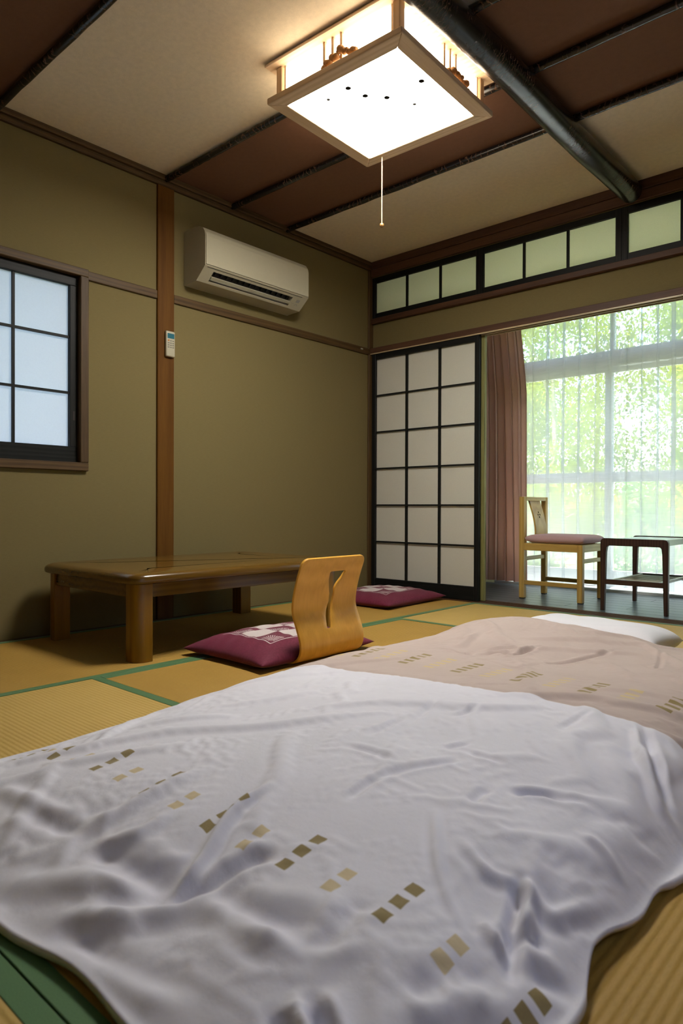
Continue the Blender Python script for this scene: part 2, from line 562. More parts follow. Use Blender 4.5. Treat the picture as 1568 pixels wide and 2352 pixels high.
def bx(name, mat, a, b, parent=None, origin=(0, 0, 0), bevel=0.0, **kw):
    return MB().box(*a, *b).build(name, mat, parent, origin, bevel, **kw)
def tag(o, label, cat, group=None):
    o['label'] = label
    o['category'] = cat
    if group:
        o['group'] = group
    return o
def thing(name, label, cat, loc=(0, 0, 0), rz=0.0, group=None):
    o = bpy.data.objects.new(name, None)
    o.empty_display_size = 0.1
    COL.objects.link(o)
    o.location = loc
    o.rotation_euler = (0, 0, rz)
    return tag(o, label, cat, group)
def struct(o, label=None):
    o['kind'] = 'structure'
    if label:
        o['label'] = label
    return o
def sroot(name, label=None):
    o = bpy.data.objects.new(name, None)
    o.empty_display_size = 0.1
    COL.objects.link(o)
    return struct(o, label)
def dup(root, loc, rz=None):
    r = root.copy()
    COL.objects.link(r)
    r.location = loc
    if rz is not None:
        r.rotation_euler = (0, 0, rz)
    for ch in list(root.children):
        c = ch.copy()
        COL.objects.link(c)
        c.parent = r
        for g in list(ch.children):
            d = g.copy()
            COL.objects.link(d)
            d.parent = c
    return r
def grid_mesh(name, pts, uv, mat, parent=None, origin=(0, 0, 0), closed=False):
    """pts: (n, m, 3) array of points, uv: (n, m, 2)."""
    n, m = pts.shape[:2]
    idx = np.arange(n * m).reshape(n, m)
    q = np.stack([idx[:-1, :-1], idx[1:, :-1], idx[1:, 1:], idx[:-1, 1:]], -1).reshape(-1, 4)
    me = bpy.data.meshes.new(name)
    me.from_pydata((pts.reshape(-1, 3) - np.array(origin)).tolist(), [], q.tolist())
    if uv is not None:
        lay = me.uv_layers.new(name='UVMap')
        li = np.empty(len(me.loops), dtype=np.int32)
        me.loops.foreach_get('vertex_index', li)
        lay.data.foreach_set('uv', uv.reshape(-1, 2)[li].astype(np.float32).ravel())
    me.materials.append(MATS[mat])
    me.polygons.foreach_set('use_smooth', [True] * len(me.polygons))
    ob = bpy.data.objects.new(name, me)
    COL.objects.link(ob)
    if parent is not None:
        ob.parent = parent
    else:
        ob.location = origin
    return ob

# ================================================================== THE ROOM
CEIL = 2.485
XR, YB = 3.75, -4.62          # right wall, wall behind the camera
YW = 1.30                     # glass line of the veranda

# ---- floor: ten tatami mats with green cloth borders
floor = struct(bx('floor', 'dark_gap', (0.0, YB, -0.10), (XR, -0.05, -0.052)), 'tatami floor of the room')
def mat_piece(x0, y0, x1, y1, axis):
    g = 0.0015
    c = ((x0 + x1) / 2, (y0 + y1) / 2, 0)
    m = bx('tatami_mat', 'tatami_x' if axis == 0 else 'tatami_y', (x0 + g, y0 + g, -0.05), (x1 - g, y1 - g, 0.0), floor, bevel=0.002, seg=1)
    b = 0.036
    if axis == 0:
        rs = [((x0 + g, y0 + g), (x1 - g, y0 + b)), ((x0 + g, y1 - b), (x1 - g, y1 - g))]
    else:
        rs = [((x0 + g, y0 + g), (x0 + b, y1 - g)), ((x1 - b, y0 + g), (x1 - g, y1 - g))]
    for a, e in rs:
        bx('cloth_border', 'green_border', (a[0], a[1], -0.03), (e[0], e[1], 0.0016), m, bevel=0.0008, seg=1)
X1, X2, X3, X4 = 0.975, 1.885, 2.795, 3.715
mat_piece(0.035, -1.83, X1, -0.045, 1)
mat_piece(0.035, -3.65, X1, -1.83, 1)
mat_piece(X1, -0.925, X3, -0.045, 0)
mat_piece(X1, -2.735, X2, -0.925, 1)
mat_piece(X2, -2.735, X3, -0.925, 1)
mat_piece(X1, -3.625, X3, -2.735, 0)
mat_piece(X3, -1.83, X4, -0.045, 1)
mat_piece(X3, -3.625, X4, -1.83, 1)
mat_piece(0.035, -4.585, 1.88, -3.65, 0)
mat_piece(1.88, -4.585, X4, -3.625, 0)
struct(bx('baseboard_left', 'trim_wood_y', (0.0, YB, -0.05), (0.034, 0.0, 0.001)))
struct(bx('baseboard_right', 'trim_wood_y', (X4 + 0.001, YB, -0.05), (XR, 0.0, 0.001)))
struct(bx('baseboard_back', 'trim_wood_x', (0.035, YB, -0.05), (X4, -4.586, 0.001)))

# ---- left wall with its window opening
WY0, WY1, WZ0, WZ1 = -3.30, -2.30, 0.835, 1.82
w = MB()
w.box(-0.12, YB, -0.1, 0, WY0, 2.6)
w.box(-0.12, WY1, -0.1, 0, 0.12, 2.6)
w.box(-0.12, WY0, -0.1, 0, WY1, WZ0)
w.box(-0.12, WY0, WZ1, 0, WY1, 2.6)
struct(w.build('wall_left', 'wallpaper'), 'olive tan papered wall with window and air conditioner')
RY0, RY1, RZ0, RZ1 = -3.75, -2.45, 0.62, 1.80
w = MB()
w.box(XR, YB, -0.1, XR + 0.12, RY0, 2.6)
w.box(XR, RY1, -0.1, XR + 0.12, 0.12, 2.6)
w.box(XR, RY0, -0.1, XR + 0.12, RY1, RZ0)
w.box(XR, RY0, RZ1, XR + 0.12, RY1, 2.6)
struct(w.build('wall_right', 'wallpaper'))
rw = sroot('window_7', 'unseen paper window added in the right wall for cool fill light')  # window added out of view to throw cool fill light on the bedding
for a, b in (((XR - 0.012, RY0 - 0.04, RZ1), (XR + 0.05, RY1 + 0.04, RZ1 + 0.04)), ((XR - 0.012, RY0 - 0.04, RZ0 - 0.04), (XR + 0.05, RY1 + 0.04, RZ0)),
             ((XR - 0.012, RY0 - 0.04, RZ0), (XR + 0.05, RY0, RZ1)), ((XR - 0.012, RY1, RZ0), (XR + 0.05, RY1 + 0.04, RZ1))):
    bx('casing', 'trim_wood_y', a, b, rw)
for i in range(4):
    for j in range(3):
        ya_, yb_ = RY0 + (RY1 - RY0) * i / 4, RY0 + (RY1 - RY0) * (i + 1) / 4
        za_, zb_ = RZ0 + (RZ1 - RZ0) * j / 3, RZ0 + (RZ1 - RZ0) * (j + 1) / 3
        bx('pane', 'fill_paper', (XR + 0.034, ya_, za_), (XR + 0.035, yb_, zb_), rw)
for i in range(5):
    yy = RY0 + (RY1 - RY0) * i / 4
    bx('muntin', 'black_wood_z', (XR + 0.020, yy - 0.006, RZ0), (XR + 0.0335, yy + 0.006, RZ1), rw)
for j in range(4):
    zz = RZ0 + (RZ1 - RZ0) * j / 3
    bx('muntin', 'black_wood_y', (XR + 0.019, RY0, zz - 0.006), (XR + 0.033, RY1, zz + 0.006), rw)
struct(bx('wall_back', 'wallpaper', (-0.12, YB - 0.12, -0.1), (XR + 0.12, YB, 2.6)))

# ---- veranda-side wall: plaster strip between lintel and transoms, solid head above them
w = MB()
w.box(0.0, 0.03, 1.838, XR, 0.09, 2.06)
w.box(0.0, 0.012, 2.375, XR, 0.11, 2.6)
struct(w.build('wall_far', 'wallpaper'), 'papered strip above the sliding screens')

# ---- timber trims
def trim(n, mat, a, b, label=None, bevel=0.003):
    return struct(bx('trim_%d' % n, mat, a, b, bevel=bevel, seg=1), label)
trim(1, 'post_wood', (-0.05, -1.868, 0.0), (0.015, -1.760, 2.43), 'reddish brown wooden post on the left wall')
trim(2, 'trim_wood_y', (-0.02, -2.279, 1.792), (0.012, -1.868, 1.838), 'brown rail between window and post')
trim(3, 'trim_wood_y', (-0.02, -1.760, 1.790), (0.012, -0.012, 1.838), 'brown rail from post to corner below the air conditioner')
trim(4, 'trim_wood_z', (-0.02, -0.022, 0.0), (0.012, 0.03, 2.43), 'slim brown corner post')
# cornice, two stepped strips on every wall
def cornice(n, side):
    mb = MB()
    if side == 'left':
        mb.box(0.0, YB, 2.427, 0.022, 0.012, 2.456).box(0.0, YB, 2.4565, 0.036, 0.012, CEIL)
    elif side == 'right':
        mb.box(XR - 0.022, YB, 2.427, XR, 0.012, 2.456).box(XR - 0.036, YB, 2.4565, XR, 0.012, CEIL)
    elif side == 'back':
        mb.box(0.036, YB, 2.427, XR - 0.036, YB + 0.022, 2.456).box(0.036, YB, 2.4565, XR - 0.036, YB + 0.036, CEIL)
    else:
        mb.box(0.022, -0.012, 2.376, XR - 0.022, 0.012, 2.432).box(0.036, -0.022, 2.4325, XR - 0.036, 0.012, CEIL)
    return struct(mb.build('trim_%d' % n, 'trim_wood_y' if side in ('left', 'right') else 'trim_wood_x', bevel=0.003, seg=1), 'stepped brown cornice, %s wall' % side)
cornice(5, 'left'); cornice(6, 'far'); cornice(7, 'right'); cornice(8, 'back')
trim(9, 'trim_wood_x', (0.012, -0.004, 2.026), (XR, 0.10, 2.063), 'brown rail under the transom windows')
# grooved lintel: front board, pale lips and dark grooves below
lintel = struct(bx('trim_10', 'trim_wood_x', (0.012, -0.006, 1.800), (XR, 0.105, 1.840), bevel=0.002, seg=1), 'brown grooved lintel over the sliding screens')
for y in (-0.006, 0.034, 0.074):
    bx('groove_lip', 'track_wood', (0.012, y, 1.792), (XR, y + 0.007, 1.800), lintel)
# grooved sill
sill = struct(bx('trim_11', 'trim_wood_x', (0.0, -0.044, -0.06), (XR, 0.115, -0.006), bevel=0.001, seg=1), 'grooved wooden sill between mats and veranda')
for y in (-0.043, -0.012, 0.030, 0.072, 0.103):
    bx('groove_lip', 'trim_wood_x', (0.0, y, -0.006), (XR, y + 0.011, 0.002), sill)

# ---- ceiling: five papered panels, bark battens between them and a round log
ceiling = struct(bx('ceiling', 'dark_gap', (-0.12, YB - 0.12, 2.512), (XR + 0.12, 0.11, 2.56)), 'ceiling of cream and brown papered panels')
BAT = [-3.655, -2.735, -1.82, -1.35, -0.89]
edges = [YB] + BAT + [0.012]
tones = ['ceiling_cream', 'ceiling_brown', 'ceiling_cream', 'ceiling_brown', 'ceiling_brown', 'ceiling_cream']
for i, t in enumerate(tones):
    bx('ceiling_panel', t, (0.0, edges[i] + 0.001, CEIL), (XR, edges[i + 1] - 0.001, 2.511), ceiling)
rnd = random.Random(3)
for y, b0, b1 in [(q, 0.024, XR - 0.024) for q in BAT if q != -1.82] + [(-1.82, 0.024, 1.150), (-1.82, 1.858, XR - 0.024)]:
    n = 46
    pts = [(b0 + (b1 - b0) * i / (n - 1), y + rnd.uniform(-.001, .001), 2.4665 + rnd.uniform(-.001, .001)) for i in range(n)]
    rad = [0.0175 + rnd.uniform(-.0009, .0009) for _ in pts]
    MB().tube(pts, rad, 12).build('bark_batten', 'batten_bark', ceiling, smooth=True)
n = 60
pts = [(1.946 + 0.004 * math.sin(i * .35), -4.58 + 4.535 * i / (n - 1), 2.420) for i in range(n)]
rad = [0.060 + rnd.uniform(-.0012, .0012) for _ in pts]
pts += [(1.946, -0.036, 2.420), (1.946, -0.029, 2.420), (1.946, -0.0265, 2.420)]
rad += [0.056, 0.046, 0.030]
MB().tube(pts, rad, 28).build('log_beam', 'log_bark', ceiling, smooth=True, label='dark round log crossing the ceiling')

# ---- window in the left wall: brown casing, black sash, paper panes
win = sroot('window_1', 'small window with brown casing, black grid and paper panes')
for nm, a, b in (('casing', (-0.03, -3.345, 1.802), (0.022, -2.278, 1.842)), ('casing', (-0.03, -3.345, 0.812), (0.022, -2.278, 0.855)),
                 ('casing', (-0.03, -2.322, 0.855), (0.022, -2.278, 1.802)), ('casing', (-0.03, -3.345, 0.855), (0.022, -3.300, 1.802))):
    horiz = b[1] - a[1] > 0.5
    bx(nm, 'trim_wood_y' if horiz else 'trim_wood_z', a, b, win, bevel=0.003, seg=1)
for a, b, mt in (((-0.045, -3.300, 1.752), (-0.012, -2.322, 1.802), 'black_wood_y'), ((-0.045, -3.300, 0.855), (-0.012, -2.322, 0.936), 'black_wood_y'),
                 ((-0.045, -2.362, 0.936), (-0.012, -2.322, 1.752), 'black_wood_z'), ((-0.045, -3.300, 0.936), (-0.012, -3.262, 1.752), 'black_wood_z')):
    bx('sash', mt, a, b, win, bevel=0.002, seg=1)
bx('finger_pull', 'pad_black', (-0.0125, -2.347, 1.070), (-0.0105, -2.336, 1.115), win)
cols = [-3.262, -2.961, -2.637, -2.362]
rows = [0.936, 1.208, 1.490, 1.752]
for y in cols[1:-1]:
    bx('muntin', 'black_wood_z', (-0.034, y - 0.006, 0.936), (-0.020, y + 0.006, 1.752), win)
for z in rows[1:-1]:
    bx('muntin', 'black_wood_y', (-0.033, -3.262, z - 0.006), (-0.019, -2.362, z + 0.006), win)
for i in range(3):
    for j in range(3):
        bx('pane', 'window_paper', (-0.0355, cols[i], rows[j]), (-0.0345, cols[i + 1], rows[j + 1]), win)

# ---- sliding paper screens
def screen(n, x0, x1, y, label):
    d = sroot('door_%d' % n, label)
    z0, z1 = 0.003, 1.797
    sw = 0.034
    pz0, pz1 = 0.098, 1.753
    bx('stile', 'black_wood_z', (x0, y, z0), (x0 + sw, y + 0.03, z1), d, bevel=0.002, seg=1)
    bx('stile', 'black_wood_z', (x1 - sw, y, z0), (x1, y + 0.03, z1), d, bevel=0.002, seg=1)
    bx('rail', 'black_wood_x', (x0 + sw, y, pz1), (x1 - sw, y + 0.03, z1), d, bevel=0.002, seg=1)
    bx('rail', 'black_wood_x', (x0 + sw, y, z0), (x1 - sw, y + 0.03, pz0), d, bevel=0.002, seg=1)
    xs = [x0 + sw + (x1 - x0 - 2 * sw) * i / 3 for i in range(4)]
    zs = [pz0 + (pz1 - pz0) * i / 6 for i in range(7)]
    for x in xs[1:-1]:
        bx('muntin', 'black_wood_z', (x - 0.0085, y + 0.006, pz0), (x + 0.0085, y + 0.02, pz1), d)
    for z in zs[1:-1]:
        bx('muntin', 'black_wood_x', (x0 + sw, y + 0.007, z - 0.006), (x1 - sw, y + 0.02, z + 0.006), d)
    for i in range(3):
        for j in range(6):
            bx('pane', 'shoji_paper', (xs[i], y + 0.0205, zs[j]), (xs[i + 1], y + 0.0215, zs[j + 1]), d)
    return d
screen(1, 0.022, 0.948, 0.002, 'sliding paper screen with black grid, in front')
d2 = sroot('door_2', 'second sliding screen stacked behind the first')
bx('stile', 'black_wood_z', (0.03, 0.042, 0.003), (0.064, 0.072, 1.797), d2)
bx('stile', 'edge_wood', (0.935, 0.042, 0.003), (0.969, 0.072, 1.797), d2, bevel=0.003, seg=1)
bx('rail', 'black_wood_x', (0.064, 0.042, 1.753), (0.935, 0.072, 1.797), d2)
bx('rail', 'black_wood_x', (0.064, 0.042, 0.003), (0.935, 0.072, 0.098), d2)
screen(3, 2.80, XR - 0.012, 0.002, 'sliding paper screen with black grid, right end')

# ---- transom windows: three panes each
def transom(n, x0, x1, lf, rf):
    d = sroot('window_%d' % n, 'black framed transom with three paper panes')
    y = 0.018
    bx('frame_rail', 'black_wood_x', (x0, y, 2.335), (x1, y + 0.03, 2.376), d)
    bx('frame_rail', 'black_wood_x', (x0, y, 2.063), (x1, y + 0.03, 2.104), d)
    bx('frame_stile', 'black_wood_z', (x0, y - 0.002, 2.063), (x0 + lf, y + 0.032, 2.376), d, bevel=0.002, seg=1)
    bx('frame_stile', 'black_wood_z', (x1 - rf, y - 0.002, 2.063), (x1, y + 0.032, 2.376), d, bevel=0.002, seg=1)
    a, b = x0 + lf, x1 - rf
    for i in range(1, 3):
        x = a + (b - a) * i / 3
        bx('muntin', 'black_wood_z', (x - 0.0075, y + 0.004, 2.104), (x + 0.0075, y + 0.018, 2.335), d)
    for i in range(3):
        bx('pane', 'transom_paper', (a + (b - a) * i / 3, y + 0.0185, 2.104), (a + (b - a) * (i + 1) / 3, y + 0.0195, 2.335), d)
transom(2, 0.012, 0.940, 0.028, 0.028)
transom(3, 0.940, 1.876, 0.028, 0.035)
transom(4, 1.876, 2.812, 0.035, 0.035)
transom(5, 2.812, XR, 0.035, 0.03)

# ---- veranda
vf = struct(bx('floor_veranda', 'dark_gap', (0.0, 0.115, -0.08), (XR, 1.16, -0.027)), 'dark boarded veranda floor')
nb = 9
for i in range(nb):
    y0 = 0.1155 + (1.158 - 0.1155) * i / nb
    y1 = 0.1155 + (1.158 - 0.1155) * (i + 1) / nb
    cut = 1.1 + 0.35 * ((i * 5) % 4)
    for a, b in ((0.0, cut), (cut, cut + 1.75), (cut + 1.75, XR)):
        if b - a > 0.02:
            bx('floor_board', 'veranda_board', (a + 0.001, y0 + 0.001, -0.026), (b - 0.001, y1 - 0.001, 0.0), vf, bevel=0.0015, seg=1)
struct(bx('ceiling_veranda', 'plaster', (-0.12, 0.11, 2.42), (XR + 0.12, YW + 0.15, 2.60)))
w = MB()
w.box(0.0, YW - 0.04, -0.1, 0.42, YW + 0.10, 2.42)
w.box(3.22, YW - 0.04, -0.1, XR, YW + 0.10, 2.42)
w.box(0.42, YW - 0.04, 2.34, 3.22, YW + 0.10, 2.42)
struct(w.build('wall_veranda', 'plaster'))
w = MB()
w.box(-0.12, 0.12, -0.1, 0.0, YW + 0.10, 2.42)
struct(w.build('wall_veranda_left', 'plaster'))
struct(bx('wall_veranda_right', 'plaster', (XR, 0.12, -0.1), (XR + 0.12, YW + 0.10, 2.42)))
struct(bx('bounce_patio', 'bounce_stone', (-1.5, YW + 0.11, -0.34), (5.5, 3.1, -0.22)), 'unseen pale paved strip added outside the glass doors to bounce sunlight')  # out of view, added to reflect sun up onto the sheer curtain
struct(bx('roof', 'concrete', (-0.70, YB - 0.5, 2.62), (XR + 0.7, 1.95, 2.74)))

# glazed sliding doors with a header and transom lights above
gw = sroot('window_6', 'tall aluminium sliding glass doors with transom lights')
bx('sill_track', 'aluminium', (0.42, 1.161, -0.03), (3.22, YW + 0.10, 0.022), gw, bevel=0.003, seg=1)
bx('header', 'aluminium', (0.42, YW - 0.01, 1.725), (3.22, YW + 0.09, 1.852), gw, bevel=0.003, seg=1)
bx('head_frame', 'aluminium', (0.42, YW, 2.29), (3.22, YW + 0.09, 2.339), gw)
for x in (0.42, 3.165):
    bx('jamb', 'aluminium', (x, YW, 0.022), (x + 0.05, YW + 0.09, 2.29), gw)
bounds = [0.47, 1.345, 1.975, 2.60, 3.165]
for i in range(4):
    x0, x1 = bounds[i], bounds[i + 1]
    yy = YW + (0.01 if i in (0, 3) else 0.05)
    if i in (1, 2):
        x0 -= 0.05
    bx('door_stile', 'aluminium', (x0, yy, 0.024), (x0 + 0.045, yy + 0.03, 1.724), gw)
    bx('door_stile', 'aluminium', (x1 - 0.05, yy, 0.024), (x1, yy + 0.03, 1.724), gw)
    bx('door_rail', 'aluminium', (x0 + 0.045, yy, 0.024), (x1 - 0.05, yy + 0.03, 0.145), gw)
    bx('door_rail', 'aluminium', (x0 + 0.045, yy, 0.835), (x1 - 0.05, yy + 0.03, 0.915), gw)
    bx('door_rail', 'aluminium', (x0 + 0.045, yy, 1.69), (x1 - 0.05, yy + 0.03, 1.724), gw)
    bx('glass_pane', 'glass', (x0 + 0.045, yy + 0.014, 0.145), (x1 - 0.05, yy + 0.018, 0.835), gw)
    bx('glass_pane', 'glass', (x0 + 0.045, yy + 0.014, 0.915), (x1 - 0.05, yy + 0.018, 1.69), gw)
for i in range(4):
    x0, x1 = bounds[i], bounds[i + 1]
    if i < 3:
        bx('transom_bar', 'aluminium', (x1 - 0.018, YW + 0.02, 1.852), (x1 + 0.012, YW + 0.07, 2.29), gw)
    bx('glass_pane', 'glass', (x0 if i == 0 else x0 + 0.012, YW + 0.04, 1.852), (x1 - 0.018 if i < 3 else x1, YW + 0.044, 2.29), gw)

# ================================================================== CEILING LAMP
LX, LY, LZ, LR = 1.503, -1.746, 2.312, math.radians(1.9)
lamp = thing('ceiling_lamp', 'square wooden ceiling lamp with glowing white panels and pull cord', 'lamp', (LX, LY, LZ), LR)
def lampxy(x, y):
    dx, dy = x - LX, y - LY
    return (dx * math.cos(LR) + dy * math.sin(LR), -dx * math.sin(LR) + dy * math.cos(LR))
ho, hi = 0.342, 0.280
for k in range(4):
    a = k * math.pi / 2
    R = lambda p: (p[0] * math.cos(a) - p[1] * math.sin(a), p[0] * math.sin(a) + p[1] * math.cos(a))
    MB().prism([R(p) for p in ((-ho, -ho), (ho, -ho), (hi, -hi), (-hi, -hi))], 2, 0.0, 0.026).build(
        'bottom_frame', 'lamp_wood_x' if k % 2 == 0 else 'lamp_wood_y', lamp, bevel=0.004, seg=2)
    c = R((-0.298, -0.298))
    bx('corner_post', 'lamp_wood_z', (c[0] - 0.016, c[1] - 0.016, 0.0265), (c[0] + 0.016, c[1] + 0.016, 0.1525), lamp, bevel=0.002, seg=1)
    p0, p1 = R((-0.281, -0.295)), R((0.281, -0.291))
    bx('side_panel', 'lamp_side', (min(p0[0], p1[0]), min(p0[1], p1[1]), 0.0265), (max(p0[0], p1[0]), max(p0[1], p1[1]), 0.1525), lamp)
    for q in (-0.273, 0.273):
        p0, p1 = R((q - 0.004, -0.304)), R((q + 0.004, -0.296))
        bx('edge_bar', 'lamp_wood_z', (min(p0[0], p1[0]), min(p0[1], p1[1]), 0.0265), (max(p0[0], p1[0]), max(p0[1], p1[1]), 0.1525), lamp)
    off = -0.010 if k == 0 else 0.045
    for q in (-0.044, 0.0, 0.044):
        p0, p1 = R((off + q - 0.006, -0.309)), R((off + q + 0.006, -0.296))
        bx('lattice_bar', 'lamp_wood_z', (min(p0[0], p1[0]), min(p0[1], p1[1]), 0.0265), (max(p0[0], p1[0]), max(p0[1], p1[1]), 0.1525), lamp, bevel=0.001, seg=1)
    mb = MB()
    rr = random.Random(11 + k)
    for i in range(16):
        t = i / 15
        p = R((off - 0.035 + 0.155 * t, -0.316))
        mb.sphere((p[0], p[1], 0.042 + 0.030 * math.sin(t * 3.0) + rr.uniform(-0.01, 0.012)), rr.uniform(0.010, 0.017), 8, 6, (1, 1, 0.9))
    mb.build('carved_pine', 'carving', lamp, smooth=True, label='carved wooden pine ornament')
bx('diffuser', 'lamp_panel', (-0.2795, -0.2795, 0.010), (0.2795, 0.2795, 0.016), lamp)
bx('top_plate', 'lamp_wood_x', (-0.350, -0.350, 0.153), (0.350, 0.350, 0.165), lamp, bevel=0.003, seg=1)
bx('ceiling_mount', 'lamp_wood_x', (-0.12, -0.12, 0.1655), (0.12, 0.12, CEIL - LZ - 0.0005), lamp)
for x, y in [(1.491, -1.947), (1.510, -1.862), (1.569, -1.794), (1.739, -1.789)]:
    p = lampxy(x, y)
    MB().tube([(p[0], p[1], 0.0092), (p[0], p[1], 0.0099)], 0.012, 16).build('vent_hole', 'black_hole', lamp)
for x, y in [(1.394, -1.960), (1.640, -1.699)]:
    p = lampxy(x, y)
    MB().tube([(p[0], p[1], -0.004), (p[0], p[1], 0.0099)], [0.008, 0.010], 12).build('screw_cap', 'ac_grey', lamp, smooth=True)
p = lampxy(1.270, -1.449)
MB().tube([(p[0], p[1], 0.0), (p[0], p[1], -0.318)], 0.0026, 8).build('pull_cord', 'bulb_cord', lamp, smooth=True)
MB().sphere((p[0], p[1], -0.327), 0.011, 14, 10).build('cord_bead', 'bead', lamp, smooth=True)

# ================================================================== AIR CONDITIONER
ac = thing('air_conditioner', 'white wall-mounted air conditioner beside the wooden post', 'air conditioner', (0.0, -1.277, 1.908))
O = (0.0, -1.277, 1.908)
prof = [(0.002, 1.908), (0.119, 1.914), (0.202, 1.984), (0.202, 2.150), (0.196, 2.175), (0.180, 2.197), (0.152, 2.212), (0.110, 2.220), (0.040, 2.222), (0.002, 2.216)]
S0, S1 = Vector((0.202, 1.984)), Vector((0.119, 1.914))
sd = (S1 - S0)
sn = Vector((-sd.y, sd.x)).normalized()
if sn.x < 0:
    sn = -sn
def SP(t, d):
    q = S0 + sd * t + sn * d
    return (q.x, q.y)
notch = [(0.002, 1.908), (0.119, 1.914), SP(0.86, 0), SP(0.86, -0.035), SP(0.24, -0.035), SP(0.24, 0)] + prof[2:]
ya, yb, yc, yd = -1.686, -1.612, -0.985, -0.868
mb = MB()
mb.prism(prof, 1, ya, yb)
mb.prism(notch, 1, yb, yc)
mb.prism(prof, 1, yc, yd)
mb.build('body', 'ac_white', ac, O)
MB().prism([SP(0.26, -0.0348), SP(0.84, -0.0348), SP(0.84, -0.030), SP(0.26, -0.030)], 1, yb + 0.001, yc - 0.001).build('outlet', 'ac_dark', ac, O)
mb = MB().prism([(0.2025, 1.992), (0.2075, 1.990), (0.2075, 2.146), (0.203, 2.166), (0.2025, 2.150)], 1, ya + 0.004, yd - 0.004)
mb.build('front_panel', 'ac_panel', ac, O, label='smooth front panel')
MB().prism([SP(0.56, -0.008), SP(0.66, -0.008), SP(0.70, 0.003), SP(0.56, 0.003)], 1, yb + 0.004, yc - 0.004).build('vane', 'ac_vane', ac, O)
for i in range(14):
    y = yb + 0.03 + (yc - yb - 0.06) * i / 13
    MB().prism([SP(0.27, -0.029), SP(0.54, -0.029), SP(0.54, -0.012), SP(0.27, -0.016)], 1, y - 0.002, y + 0.002).build('louvre_fin', 'ac_dark', ac, O)
MB().prism([SP(0.06, 0.0003), SP(0.09, 0.0003), SP(0.09, 0.001), SP(0.06, 0.001)], 1, ya + 0.02, yd - 0.05).build('panel_gap', 'ac_dark', ac, O)
MB().prism([SP(0.30, 0.0003), SP(0.50, 0.0003), SP(0.50, 0.0012), SP(0.30, 0.0012)], 1, yc + 0.04, yc + 0.068).build('sensor_window', 'ac_grey', ac, O)
for i, (t, y) in enumerate(((0.58, 0.012), (0.58, 0.024), (0.60, 0.048), (0.60, 0.058), (0.66, 0.045), (0.66, 0.062))):
    MB().prism([SP(t, 0.0003), SP(t + 0.045, 0.0003), SP(t + 0.045, 0.001), SP(t, 0.001)], 1, yc + y, yc + y + 0.005).build('indicator', 'ac_grey', ac, O)

# ================================================================== REMOTE CONTROL
rc = thing('remote_control', 'white air conditioner remote with blue screen hung on the post', 'remote', (0.015, -1.797, 1.476))
O = (0.015, -1.797, 1.476)
RX = 0.036
bx('body', 'remote_body', (0.0155, -1.826, 1.476), (RX, -1.768, 1.620), rc, O, bevel=0.007, seg=3, smooth=True)
bx('screen', 'remote_screen', (RX - 0.001, -1.819, 1.578), (RX + 0.0008, -1.775, 1.606), rc, O)
MB().tube([(RX - 0.001, -1.812, 1.566), (RX + 0.0016, -1.812, 1.566)], 0.0052, 12).build('power_button', 'remote_orange', rc, O)
for zz in (1.565, 1.552, 1.540, 1.528):
    for j, yy in enumerate((-1.812, -1.797, -1.782)):
        if zz == 1.565 and j == 0:
            continue
        bx('key', 'remote_key', (RX - 0.001, yy - 0.0052, zz - 0.0028), (RX + 0.0012, yy + 0.0052, zz + 0.0028), rc, O)

tag(MB().box(0.0125, -0.122, 1.814, 0.020, -0.098, 1.824).build('wall_clip', 'remote_body', None, (0.0125, -0.11, 1.814), bevel=0.002, seg=1),
    'tiny white clip on the brown rail near the corner', 'clip')

# ================================================================== LOW TABLE
TX, TY = 0.5025, -1.9375
tb = thing('low_table', 'low glossy brown wooden table with rounded corners against the left wall', 'table', (TX, TY, 0))
O = (TX, TY, 0)
def roundrect(x0, y0, x1, y1, r, n=5):
    out = []
    for cx, cy, a0 in ((x1 - r, y0 + r, -90), (x1 - r, y1 - r, 0), (x0 + r, y1 - r, 90), (x0 + r, y0 + r, 180)):
        for i in range(n + 1):
            a = math.radians(a0 + 90 * i / n)
            out.append((cx + r * math.cos(a), cy + r * math.sin(a)))
    return out
TZ = 0.364
def chamrect(x0, y0, x1, y1, c):
    return [(x0 + c, y0), (x1 - c, y0), (x1, y0 + c), (x1, y1 - c), (x1 - c, y1), (x0 + c, y1), (x0, y1 - c), (x0, y0 + c)]
# top: lipped edge built from stacked outlines
def loft(name, mat, parent, rings, origin):
    mb = MB()
    n = len(rings[0][0])
    for poly, z in rings:
        mb.v += [(p[0], p[1], z) for p in poly]
    for i in range(len(rings) - 1):
        for j in range(n):
            m = (j + 1) % n
            mb.f.append((i * n + j, i * n + m, (i + 1) * n + m, (i + 1) * n + j))
    mb.f.append(tuple(range(n - 1, -1, -1)))
    mb.f.append(tuple((len(rings) - 1) * n + j for j in range(n)))
    return mb.build(name, mat, parent, origin, smooth=True)
def top_ring(d, z):
    return (roundrect(0.090 + d, -2.562 + d, 0.915 - d, -1.313 - d, 0.065 - d * 0.4, 4), z)
loft('table_top', 'table_wood', tb, [top_ring(0.012, 0.318), top_ring(0.003, 0.322), top_ring(0.0, 0.330), top_ring(0.0, 0.341), top_ring(0.004, 0.350),
     top_ring(0.012, 0.357), top_ring(0.022, 0.3615), top_ring(0.030, TZ), top_ring(0.20, TZ + 0.0002)], O)
lx = ((0.113, 0.190), (0.815, 0.892))
ly = ((-2.537, -2.460), (-1.415, -1.338))
